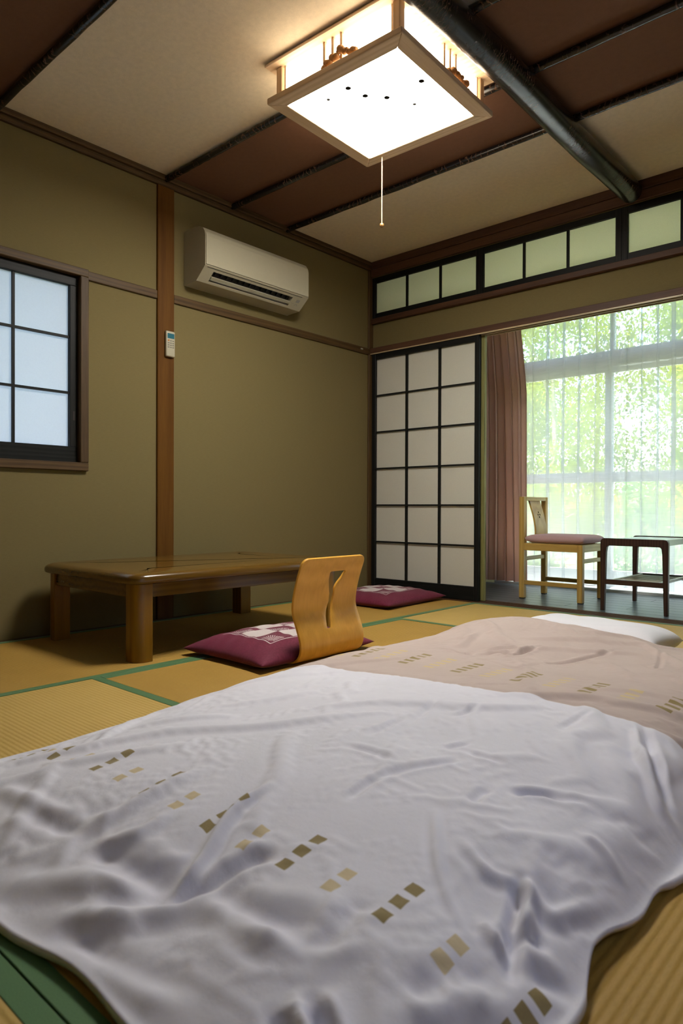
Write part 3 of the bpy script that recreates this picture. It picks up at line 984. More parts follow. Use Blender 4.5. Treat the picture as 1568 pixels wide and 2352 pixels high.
for i, (a, b) in enumerate(lx):
    for j, (c, d) in enumerate(ly):
        cx, cy = (a if i == 0 else b), (c if j == 0 else d)
        r = 0.045
        pts = []
        for (px, py) in ((a, c), (b, c), (b, d), (a, d)):
            if (px, py) == (cx, cy):
                sx, sy = (1 if px == a else -1), (1 if py == c else -1)
                ox, oy = px + sx * r, py + sy * r
                a0 = math.atan2(0, -sx)
                arc = [(ox - sx * r * math.cos(t), oy - sy * r * math.sin(t)) for t in [math.pi / 2 * k / 6 for k in range(7)]]
                # keep the loop's direction
                prev = (px, d if py == c else c) if (px, py) in ((a, c), (b, d)) else (b if px == a else a, py)
                if math.dist(arc[0], prev) > math.dist(arc[-1], prev):
                    arc.reverse()
                pts += arc
            else:
                pts.append((px, py))
        MB().prism(pts, 2, 0.0, 0.3175).build('leg', 'table_wood_z', tb, O, bevel=0.0015, seg=1, smooth=True)
for y in (-2.528, -1.373):
    bx('apron', 'table_wood', (0.1905, y, 0.262), (0.8145, y + 0.026, 0.3175), tb, O, bevel=0.002, seg=1)
for x in (0.122, 0.857):
    bx('apron', 'table_wood', (x, -2.4595, 0.262), (x + 0.026, -1.4155, 0.3175), tb, O, bevel=0.002, seg=1)

# ================================================================== LEGLESS CHAIR (bent plywood)
def catmull(P, n):
    P = [P[0]] + list(P) + [P[-1]]
    out = []
    for i in range(1, len(P) - 2):
        p0, p1, p2, p3 = [np.array(q, float) for q in P[i - 1:i + 3]]
        for t in np.linspace(0, 1, n, endpoint=False):
            out.append(0.5 * (2 * p1 + (p2 - p0) * t + (2 * p0 - 5 * p1 + 4 * p2 - p3) * t * t + (3 * p1 - p0 - 3 * p2 + p3) * t ** 3))
    out.append(np.array(P[-2], float))
    return np.array(out)
prof = catmull([(0.98, 0.0075), (1.15, 0.0075), (1.30, 0.0075), (1.355, 0.0095), (1.388, 0.024), (1.405, 0.055), (1.404, 0.095), (1.388, 0.14), (1.362, 0.205),
                (1.364, 0.262), (1.380, 0.325), (1.402, 0.385), (1.419, 0.427)], 7)
zc = [0.130, 0.136, 0.175, 0.206, 0.236, 0.269, 0.290, 0.310, 0.335, 0.362, 0.366]
hl = [-1.956, -1.958, -1.947, -1.932, -1.918, -1.918, -1.925, -1.932, -1.940, -1.943, -1.938]
hr = [-1.936, -1.934, -1.917, -1.902, -1.894, -1.888, -1.892, -1.884, -1.862, -1.846, -1.852]
Ya, Yb = -2.125, -1.742
nL, nM, nR = 7, 3, 7
start_back = 30
rows_, hole_ = [], []
# extra rows so that the cut-out has crisp ends
ps = []
for i in range(len(prof) - 1):
    ps.append(prof[i])
    z0, z1 = prof[i][1], prof[i + 1][1]
    if prof[i][0] > 1.3:
        for zz in (0.130, 0.366):
            if z0 < zz - 1e-4 < z1 and z1 > zz + 1e-4:
                t = (zz - z0) / (z1 - z0)
                ps.append(prof[i] * (1 - t) + prof[i + 1] * t)
ps.append(prof[-1])
ps = np.array(ps)
V, F = [], []
ztop = ps[-1][1]
for x, z in ps:
    a, b = Ya, Yb
    r = 0.032
    if z > ztop - r and x > 1.3:
        q = z - (ztop - r)
        s = r - math.sqrt(max(r * r - q * q, 0))
        a += s; b -= s
    if x < 0.98 + r:
        q = 0.98 + r - x
        s = r - math.sqrt(max(r * r - q * q, 0))
        a += s; b -= s
    zz = min(max(z, 0.130), 0.366) if x > 1.3 else 0.130
    l, h = np.interp(zz, zc, hl), np.interp(zz, zc, hr)
    for k in range(nL): V.append((x, a + (l - a) * k / nL, z))
    for k in range(nM): V.append((x, l + (h - l) * k / nM, z))
    for k in range(nR + 1): V.append((x, h + (b - h) * k / nR, z))
nc = nL + nM + nR + 1
for i in range(len(ps) - 1):
    zm = (ps[i][1] + ps[i + 1][1]) / 2
    inhole = ps[i][0] > 1.33 and 0.130 < zm < 0.366
    for k in range(nc - 1):
        if inhole and nL <= k < nL + nM:
            continue
        F.append((i * nc + k, i * nc + k + 1, (i + 1) * nc + k + 1, (i + 1) * nc + k))
me = bpy.data.meshes.new('floor_chair')
OZ = np.array((1.20, -1.935, 0.0))
me.from_pydata((np.array(V) - OZ).tolist(), [], F)
bm = bmesh.new(); bm.from_mesh(me)
bmesh.ops.delete(bm, geom=[v for v in bm.verts if not v.link_faces], context='VERTS')
bmesh.ops.recalc_face_normals(bm, faces=bm.faces)
bm.to_mesh(me); bm.free()
me.materials.append(MATS['bent_ply'])
for p_ in me.polygons: p_.use_smooth = True
zs = bpy.data.objects.new('floor_chair', me)
zs.location = OZ.tolist()
COL.objects.link(zs)
sm = zs.modifiers.new('thickness', 'SOLIDIFY'); sm.thickness = 0.011; sm.offset = 0.0
bv = zs.modifiers.new('edge', 'BEVEL'); bv.width = 0.002; bv.segments = 2; bv.limit_method = 'ANGLE'; bv.angle_limit = 0.9
tag(zs, 'honey bent plywood legless floor chair with a cut-out in its back', 'chair')

# ================================================================== FLOOR CUSHIONS
def cushion(name, label, loc, a, b, rz, z0, top, seed, base=0.0):
    n = 61
    u = np.linspace(-1, 1, n)
    U, Vv = np.meshgrid(u, u, indexing='ij')
    U = np.sign(U) * np.abs(U) ** 0.8
    Vv = np.sign(Vv) * np.abs(Vv) ** 0.8
    h = ((1 - np.abs(U) ** 3.2) * (1 - np.abs(Vv) ** 3.2))
    h = np.clip(h, 0, 1) ** 0.55
    X = a * U * (1 - 0.055 * (1 - Vv ** 2))
    Y = b * Vv * (1 - 0.055 * (1 - U ** 2))
    rip = 0.003 * np.sin(9 * U + seed) * np.sin(8 * Vv + 2 * seed) + 0.002 * np.sin(21 * U + 13 * Vv)
    zt = z0 + top * h + rip * h
    zb = np.maximum(z0 - 0.05 * h, base)
    UV = np.stack([(U + 1) / 2, (Vv + 1) / 2], -1)
    o = grid_mesh(name, np.stack([X, Y, zt], -1), UV, 'cushion_cover')
    bm = bmesh.new(); bm.from_mesh(o.data)
    uvl = bm.loops.layers.uv.active
    idx = np.arange(n * n).reshape(n, n)
    vs = [bm.verts.new((X.flat[i], Y.flat[i], zb.flat[i])) for i in range(n * n)]
    for i in range(n - 1):
        for j in range(n - 1):
            f = bm.faces.new((vs[idx[i, j]], vs[idx[i, j + 1]], vs[idx[i + 1, j + 1]], vs[idx[i + 1, j]]))
            f.smooth = True
            for l in f.loops:
                l[uvl].uv = (0.02, 0.02)
    bmesh.ops.remove_doubles(bm, verts=bm.verts, dist=1e-5)
    bmesh.ops.recalc_face_normals(bm, faces=bm.faces)
    bm.to_mesh(o.data); bm.free()
    o.location = loc
    o.rotation_euler = (0, 0, rz)
    return tag(o, label, 'cushion', 'maroon checked floor cushions')
cushion('floor_cushion', 'maroon checked floor cushion lying on the plywood floor chair', (1.135, -1.975, 0.0), 0.255, 0.335, 0.0, 0.030, 0.072, 1.0, 0.015)
cushion('floor_cushion', 'maroon checked floor cushion lying in front of the paper screen', (0.455, -0.405, 0.0), 0.295, 0.335, math.radians(2), 0.030, 0.062, 2.3)

# ================================================================== VERANDA CHAIR
vc = thing('dining_chair', 'light wooden chair with pink seat pad and open framed back on the veranda', 'chair', (1.285, 0.55, 0))
O = (1.285, 0.55, 0)
bx0, bx1, fx0, fx1 = 1.060, 1.097, 1.476, 1.513
ny0, ny1, fy0, fy1 = 0.362, 0.399, 0.702, 0.739
for y0, y1 in ((ny0, ny1), (fy0, fy1)):
    bx('leg', 'beech_z', (bx0, y0, 0.006), (bx1, y1, 0.711), vc, O, bevel=0.003, seg=1)
    bx('leg', 'beech_z', (fx0, y0, 0.006), (fx1, y1, 0.388), vc, O, bevel=0.003, seg=1)
    for a, b in ((bx0, bx1), (fx0, fx1)):
        bx('foot_pad', 'pad_black', (a + 0.003, y0 + 0.003, 0.0), (b - 0.003, y1 - 0.003, 0.006), vc, O)
    bx('seat_rail', 'beech_x', (bx1, y0 + 0.004, 0.338), (fx0, y1 - 0.006, 0.388), vc, O, bevel=0.002, seg=1)
    bx('stretcher', 'beech_x', (bx1, y0 + 0.008, 0.100), (fx0, y1 - 0.008, 0.128), vc, O, bevel=0.002, seg=1)
for a, b in ((bx0 + 0.006, bx1 - 0.008), (fx0 + 0.006, fx1 - 0.008)):
    bx('cross_rail', 'beech_y', (a, ny1, 0.264), (b, fy0, 0.291), vc, O, bevel=0.002, seg=1)
    bx('seat_rail', 'beech_y', (a, ny1, 0.338), (b, fy0, 0.388), vc, O, bevel=0.002, seg=1)
bx('top_rail', 'beech_y', (bx0, ny1, 0.684), (bx1, fy0, 0.711), vc, O, bevel=0.003, seg=1)
sp = catmull([(1.079, 0.684), (1.093, 0.640), (1.112, 0.580), (1.126, 0.510), (1.130, 0.450), (1.128, 0.390)], 6)
V, F = [], []
for i, (x, z) in enumerate(sp):
    for y in (0.470, 0.632):
        V += [(x - 0.006, y, z), (x + 0.006, y, z)]
for i in range(len(sp) - 1):
    k = i * 4
    F += [(k + 1, k + 5, k + 7, k + 3), (k, k + 2, k + 6, k + 4), (k, k + 4, k + 5, k + 1), (k + 2, k + 3, k + 7, k + 6)]
e = (len(sp) - 1) * 4
F += [(0, 1, 3, 2), (e, e + 2, e + 3, e + 1)]
mb = MB(); mb.v, mb.f = V, F
spl = mb.build('back_splat', 'beech_z', vc, O, smooth=True, label='curved back splat with four small holes')
for dy, dz in ((0, 0.017), (0, -0.017), (0.014, 0), (-0.014, 0)):
    zz = 0.583 + dz
    xx = float(np.interp(zz, sp[::-1, 1], sp[::-1, 0]))
    MB().sphere((xx, 0.551 + dy, zz), 0.0095, 12, 8, (1.0, 0.7, 1)).build('hole', 'black_hole', spl, O, smooth=True)
# seat pad
def pillow_grid(name, mat, parent, origin, cx, cy, a, b, z0, z1, p=5.0, q=0.5, wob=0.0, n=37, seam=None, rz=0.0):
    u = np.linspace(-1, 1, n)
    u = np.sign(u) * np.abs(u) ** 0.75
    U, Vv = np.meshgrid(u, u, indexing='ij')
    h = np.clip((1 - np.abs(U) ** p) * (1 - np.abs(Vv) ** p), 0, 1) ** q
    zm = (z0 + z1) / 2 if seam is None else seam
    X = a * U * (1 - 0.02 * (1 - Vv ** 2)); Y = b * Vv * (1 - 0.02 * (1 - U ** 2))
    c, s = math.cos(rz), math.sin(rz)
    X, Y = cx + c * X - s * Y, cy + s * X + c * Y
    w_ = wob * (np.sin(5 * U + 1) * np.sin(4 * Vv) + 0.6 * np.sin(9 * U - 6 * Vv))
    zt = zm + (z1 - zm) * h + w_ * h
    zb = zm - (zm - z0) * h
    bm = bmesh.new()
    vt = [bm.verts.new((x - origin[0], y - origin[1], z - origin[2])) for x, y, z in zip(X.flat, Y.flat, zt.flat)]
    vb = [bm.verts.new((x - origin[0], y - origin[1], z - origin[2])) for x, y, z in zip(X.flat, Y.flat, zb.flat)]
    for i in range(n - 1):
        for j in range(n - 1):
            k = [i * n + j, (i + 1) * n + j, (i + 1) * n + j + 1, i * n + j + 1]
            bm.faces.new([vt[t] for t in k]).smooth = True
            bm.faces.new([vb[t] for t in reversed(k)]).smooth = True
    bmesh.ops.remove_doubles(bm, verts=bm.verts, dist=1e-5)
    bmesh.ops.recalc_face_normals(bm, faces=bm.faces)
    me = bpy.data.meshes.new(name)
    bm.to_mesh(me); bm.free()
    me.materials.append(MATS[mat])
    o = bpy.data.objects.new(name, me)
    COL.objects.link(o)
    if parent is not None:
        o.parent = parent
    else:
        o.location = origin
    return o
pillow_grid('seat_pad', 'seat_pink', vc, O, 1.309, 0.5505, 0.210, 0.186, 0.389, 0.450, 9.0, 0.45, 0.0, 31)

# ================================================================== SIDE TABLE
st = thing('side_table', 'dark brown side table with slatted lower shelf beside the pink chair', 'table', (1.888, 0.50, 0))
O = (1.888, 0.50, 0)
def u_frame(y0, y1):
    xo0, xo1, zt = 1.690, 2.087, 0.447
    def arc(cx, cz, r, a0, a1, n=6):
        return [(cx + r * math.cos(math.radians(a0 + (a1 - a0) * i / n)), cz + r * math.sin(math.radians(a0 + (a1 - a0) * i / n))) for i in range(n + 1)]
    r, ri = 0.024, 0.016
    zi = 0.402
    pts = [(1.692, 0.0), (1.714, 0.0), (1.7245, 0.36)]
    pts += arc(1.728 + ri, zi - ri, ri, 180, 90)
    pts += arc(2.049 - ri, zi - ri, ri, 90, 0)
    pts += [(2.0525, 0.36), (2.063, 0.0), (2.085, 0.0)]
    pts += arc(xo1 - r, zt - r, r, 0, 90)
    pts += arc(xo0 + r, zt - r, r, 90, 180)
    return MB().prism(pts, 1, y0, y1)
for y0, y1 in ((0.206, 0.234), (0.774, 0.802)):
    u_frame(y0, y1).build('leg_frame', 'walnut', st, O, bevel=0.002, seg=1)
    bx('shelf_rail', 'walnut_x', (1.7185, y0 + 0.004, 0.163), (2.0585, y1 - 0.004, 0.194), st, O, bevel=0.002, seg=1)
bx('table_top', 'laminate_top', (1.735, 0.2345, 0.404), (2.043, 0.7735, 0.441), st, O, bevel=0.002, seg=1, label='pale laminate top board')
for x in (1.742, 2.018):
    bx('shelf_side', 'pale_slat', (x, 0.2305, 0.176), (x + 0.018, 0.7775, 0.192), st, O, bevel=0.002, seg=1)
for i in range(9):
    y = 0.262 + 0.478 * i / 8
    bx('shelf_slat', 'pale_slat', (1.7605, y - 0.007, 0.178), (2.0175, y + 0.007, 0.187), st, O, bevel=0.001, seg=1)

# ================================================================== CURTAINS
def drape_pts():
    ns, nz = 260, 60
    s = np.linspace(0, 1, ns)
    z = np.linspace(0.03, 2.335, nz)
    S, Z = np.meshgrid(s, z, indexing='ij')
    x1 = np.interp(Z, [0.0, 0.7, 1.22, 1.57, 1.9, 2.1, 2.335], [0.775, 0.768, 0.760, 0.752, 0.715, 0.688, 0.655])
    x0 = 0.12 + 0 * Z
    T = S ** 0.92
    ph = 2 * math.pi * 8.5 * S + 0.7 * np.sin(5 * S + 0.4) + 0.18 * np.sin(2.2 * Z + 6 * S)
    amp = 0.030 + 0.012 * np.sin(9 * S + 1)
    amp = amp * np.interp(S, [0, 0.72, 0.86, 1.0], [1.0, 1.0, 0.55, 0.35])
    X = x0 + (x1 - x0) * T + 0.012 * np.sin(2 * ph)
    Y = 1.085 + amp * np.sin(ph) + 0.012 * np.sin(11 * S + 1.3 * Z) - 0.05 * np.clip(S - 0.7, 0, 1) * np.clip(2.2 - Z, 0, 2) * 0.4
    return np.stack([X, Y, Z], -1)
P = drape_pts()
dr = grid_mesh('curtain', P, None, 'drape', None, (0.45, 1.085, 0.03))
tag(dr, 'dusty pink drape gathered at the left of the veranda window', 'curtain')

def sheer_pts(x0, x1, seed):
    ns, nz = 900, 36
    s = np.linspace(x0, x1, ns)
    z = np.linspace(0.035, 2.33, nz)
    S, Z = np.meshgrid(s, z, indexing='ij')
    sway = 0.012 * np.sin(1.6 * Z + 3 * S) + 0.006 * (2.3 - Z)
    ph = 2 * math.pi * S / 0.118 + 1.3 * np.sin(3.1 * S + seed) + 0.25 * np.sin(1.1 * Z + 7 * S)
    A = 0.026 + 0.016 * np.sin(7.3 * S + seed) + 0.006 * np.sin(17 * S)
    X = S + A * np.sin(ph) + sway * 0.5
    Y = 1.190 + 0.016 * np.cos(ph) + 0.006 * np.sin(0.5 * ph + 1)
    return np.stack([X, Y, Z], -1)
sh = grid_mesh('sheer_curtain', sheer_pts(0.62, 3.25, 0.6), None, 'sheer', None, (1.9, 1.19, 0.035))
tag(sh, 'white sheer curtain with fine ribs across the glass doors', 'curtain')

# ================================================================== BEDDING
CREASES=[
 ([(2.457, -3.434), (2.446, -3.373), (2.4, -3.27), (2.389, -3.183)],0.022,0.016),
 ([(2.473, -3.433), (2.496, -3.39), (2.513, -3.34), (2.545, -3.3)],-0.024,0.024),
 ([(2.251, -3.451), (2.34, -3.442), (2.417, -3.434), (2.461, -3.433)],-0.022,0.035),
 ([(2.175, -3.455), (2.214, -3.393), (2.222, -3.308), (2.224, -3.21)],0.016,0.026),
 ([(2.254, -3.449), (2.308, -3.398), (2.302, -3.333)],0.014,0.022),
 ([(2.02, -3.465), (2.163, -3.45), (2.196, -3.426)],-0.014,0.025),
 ([(1.889, -3.454), (2.075, -3.449), (2.134, -3.427)],0.012,0.025),
 ([(2.36, -3.563), (2.431, -3.556), (2.495, -3.553)],-0.022,0.035),
 ([(2.344, -3.562), (2.403, -3.528), (2.459, -3.48), (2.523, -3.43)],0.018,0.03),
 ([(2.518, -3.427), (2.603, -3.423), (2.649, -3.428), (2.697, -3.425)],0.016,0.025),
 ([(2.556, -3.417), (2.62, -3.411), (2.664, -3.39), (2.71, -3.395)],-0.018,0.035),
 ([(2.402, -3.583), (2.481, -3.576), (2.552, -3.567), (2.64, -3.549)],0.018,0.025),
 ([(2.744, -3.498), (2.767, -3.499), (2.786, -3.504)],-0.018,0.015),
 ([(2.771, -3.461), (2.802, -3.471), (2.826, -3.482)],-0.02,0.016),
 ([(2.754, -3.466), (2.785, -3.478), (2.807, -3.494)],0.016,0.016),
 ([(2.429, -3.442), (2.37, -3.482), (2.284, -3.527), (2.184, -3.571)],0.012,0.03),
 ([(2.471, -3.44), (2.435, -3.483), (2.383, -3.524)],-0.01,0.025),
 ([(2.851, -3.096), (2.871, -3.151), (2.89, -3.199), (2.912, -3.251)],-0.034,0.015),
 ([(2.856, -3.087), (2.884, -3.153), (2.899, -3.191)],0.02,0.02),
 ([(2.851, -3.096), (2.888, -3.11), (2.913, -3.111), (2.935, -3.054), (2.952, -2.998)],0.018,0.018),
 ([(2.92, -3.118), (2.937, -3.068), (2.955, -3.004)],-0.018,0.016),
 ([(2.673, -3.059), (2.745, -3.159), (2.798, -3.214), (2.84, -3.244)],0.01,0.012),
 ([(2.726, -2.889), (2.759, -2.862), (2.795, -2.84), (2.849, -2.821)],-0.01,0.014),
 ([(2.836, -2.527), (2.881, -2.608), (2.917, -2.67), (2.944, -2.689)],0.018,0.02),
 ([(2.864, -2.524), (2.896, -2.6), (2.923, -2.659)],-0.018,0.014),
 ([(2.883, -3.313), (2.871, -3.352), (2.85, -3.38)],-0.016,0.03),
 ([(2.884, -3.422), (2.906, -3.389), (2.924, -3.343)],-0.018,0.025),
 ([(2.919, -3.345), (2.933, -3.287), (2.955, -3.237)],0.014,0.03),
 ([(2.926, -3.223), (2.947, -3.207), (2.968, -3.189)],-0.018,0.02),
 ([(2.894, -3.195), (2.904, -3.179), (2.913, -3.162)],-0.016,0.018),
 ([(2.777, -3.466), (2.807, -3.477), (2.833, -3.489)],-0.018,0.016),
 ([(2.753, -3.098), (2.811, -3.124), (2.854, -3.102)],0.01,0.015),
 ([(2.854, -3.212), (2.879, -3.225), (2.898, -3.221)],0.014,0.016),
 ([(2.868, -2.92), (2.909, -2.921), (2.939, -2.941)],0.011,0.016),
 ([(2.949, -3.08), (2.967, -3.039), (2.978, -3.032)],-0.016,0.015),
 ([(2.841, -2.995), (2.872, -3.019), (2.893, -3.059)],-0.01,0.025),
 ([(2.723, -3.302), (2.732, -3.362), (2.733, -3.404)],-0.01,0.025),
 ([(2.876, -3.349), (2.892, -3.328), (2.923, -3.309)],0.012,0.025),
 ([(2.389, -2.957), (2.438, -2.947), (2.499, -2.955)],-0.009,0.015),
 ([(2.53, -3.118), (2.525, -3.052), (2.527, -3.024)],-0.01,0.015),
 ([(2.379, -2.875), (2.375, -2.795), (2.373, -2.751)],-0.009,0.015),
 ([(2.402, -2.749), (2.372, -2.62), (2.375, -2.558)],-0.008,0.015),
 ([(2.452, -2.659), (2.468, -2.618), (2.466, -2.566)],-0.009,0.013),
 ([(2.536, -2.822), (2.552, -2.79), (2.558, -2.766)],-0.009,0.013),
 ([(2.584, -2.809), (2.626, -2.814), (2.661, -2.807)],-0.009,0.013),
 ([(2.527, -3.024), (2.548, -2.951), (2.58, -2.89), (2.59, -2.852)],-0.01,0.016),
 ([(2.702, -2.988), (2.694, -2.947), (2.697, -2.92)],-0.01,0.015),
 ([(2.729, -2.902), (2.759, -2.862), (2.796, -2.853), (2.822, -2.841)],-0.012,0.015),
 ([(2.796, -2.402), (2.844, -2.498), (2.873, -2.561), (2.896, -2.624)],-0.015,0.016),
 ([(2.795, -2.443), (2.842, -2.557), (2.882, -2.618)],0.013,0.016),
 ([(1.981, -2.004), (2.038, -1.996), (2.086, -1.993), (2.064, -1.927)],-0.016,0.016),
 ([(1.97, -1.918), (1.999, -1.894), (1.949, -1.705)],0.012,0.02),
 ([(2.102, -1.934), (2.135, -1.874), (2.201, -1.89), (2.215, -1.81), (2.223, -1.726)],-0.02,0.016),
 ([(2.087, -1.879), (2.122, -1.821), (2.188, -1.819)],0.014,0.016),
 ([(2.328, -1.914), (2.376, -1.809), (2.419, -1.679), (2.437, -1.549)],-0.013,0.016),
 ([(2.583, -1.728), (2.624, -1.734), (2.547, -1.438)],-0.01,0.012),
 ([(2.68, -2.575), (2.682, -2.488), (2.689, -2.43)],-0.008,0.015),
 ([(2.238, -2.061), (2.318, -2.072), (2.318, -1.925)],-0.008,0.015),
]
def settle_cloth(X, Y, bottom, pins, steps=70, iters=10, grow=0.022, bend=0.10, seed=3, grav=0.0002, slip=0.9, shear=0.2):
    """Relax an oversized sheet over the filling: distance constraints, gravity, contact and friction."""
    n, m = X.shape
    P = np.stack([X, Y, bottom(X, Y) + 0.012], -1)
    wx, wy = X + 0.10 * np.sin(4.1 * Y + 1) + 0.05 * np.sin(9 * X + 7 * Y), Y + 0.10 * np.sin(3.7 * X + 2) + 0.05 * np.sin(8 * X - 6 * Y)
    seedz = np.zeros_like(X)
    for fx, fy, ph, am in ((9, 14, 0.3, 1.0), (-15, 10, 1.9, 0.9), (24, 9, 4.0, 0.7), (11, -27, 2.2, 0.7), (31, 22, 5.1, 0.5), (-19, 34, 0.8, 0.5), (44, -13, 3.3, 0.35)):
        seedz += am * np.sin(fx * wx + fy * wy + ph)
    edge = np.minimum(np.minimum(np.arange(n), np.arange(n)[::-1])[:, None], np.minimum(np.arange(m), np.arange(m)[::-1])[None]) / 6.0
    P[..., 2] += 0.0022 * (seedz + 2.0) * np.clip(edge, 0, 1)
    W = np.ones((n, m, 1))
    W[0] = W[-1] = 0
    W[:, 0] = W[:, -1] = 0
    for a, b in pins:
        k = np.argmin((X - a) ** 2 + (Y - b) ** 2)
        i, j = divmod(int(k), m)
        W[i:i + 2, j:j + 2] = 0
        P[i:i + 2, j:j + 2, 2] -= 0.008
    # how much too large the sheet is varies softly over it
    G = 1 + grow * (1.0 + 0.4 * np.sin(3.1 * X + 2.0 * Y + seed) + 0.35 * np.sin(4.3 * Y - 2.2 * X + 2 * seed))
    cons = []
    def add(di, dj, k):
        si = slice(0, n - di)
        a = (slice(0, n - di), slice(max(0, -dj), m - max(0, dj)))
        b = (slice(di, n), slice(max(0, dj), m + min(0, dj)))
        L = np.linalg.norm(P0[b] - P0[a], axis=-1, keepdims=True) 
        L = (L, L * 0.5 * (G[a] + G[b])[..., None] - L)
        ii, jj = np.indices(L[0].shape[:2])
        key = (ii // max(di, 1)) % 2 if di else (jj // max(abs(dj), 1)) % 2
        for c in (0, 1):
            cons.append((a, b, L, (key == c)[..., None], k))
    P0 = np.stack([X, Y, bottom(X, Y) + 0.012], -1)
    add(1, 0, 1.0); add(0, 1, 1.0); add(1, 1, shear); add(1, -1, shear); add(2, 0, bend); add(0, 2, bend); add(4, 0, bend * 0.6); add(0, 4, bend * 0.6)
    V = np.zeros_like(P)
    for s in range(steps):
        old = P.copy()
        V[..., 2] -= grav
        ramp = min(1.0, (s + 1) / (0.5 * steps))
        P = P + V * W
        for _ in range(iters):
            for a, b, L, msk, k in cons:
                A, B = P[a], P[b]
                d = B - A
                l = np.sqrt((d * d).sum(-1, keepdims=True)) + 1e-9
                wa, wb = W[a], W[b]
                c = d * ((l - L[0] - ramp * L[1]) / l * k / np.maximum(wa + wb, 1e-6)) * msk
                P[a] = A + c * wa
                P[b] = P[b] - c * wb
            lo = bottom(P[..., 0], P[..., 1]) + 0.006 if _ == iters - 1 else None
            if lo is not None:
                hit = P[..., 2] < lo
                P[..., 2] = np.where(hit, lo, P[..., 2])
                P[..., :2] = np.where(hit[..., None], old[..., :2] + slip * (P[..., :2] - old[..., :2]), P[..., :2])
        V = (P - old) * 0.86
        sp_ = np.linalg.norm(V, axis=-1, keepdims=True)
        V *= np.minimum(1, 0.01 / np.maximum(sp_, 1e-9))
    return P

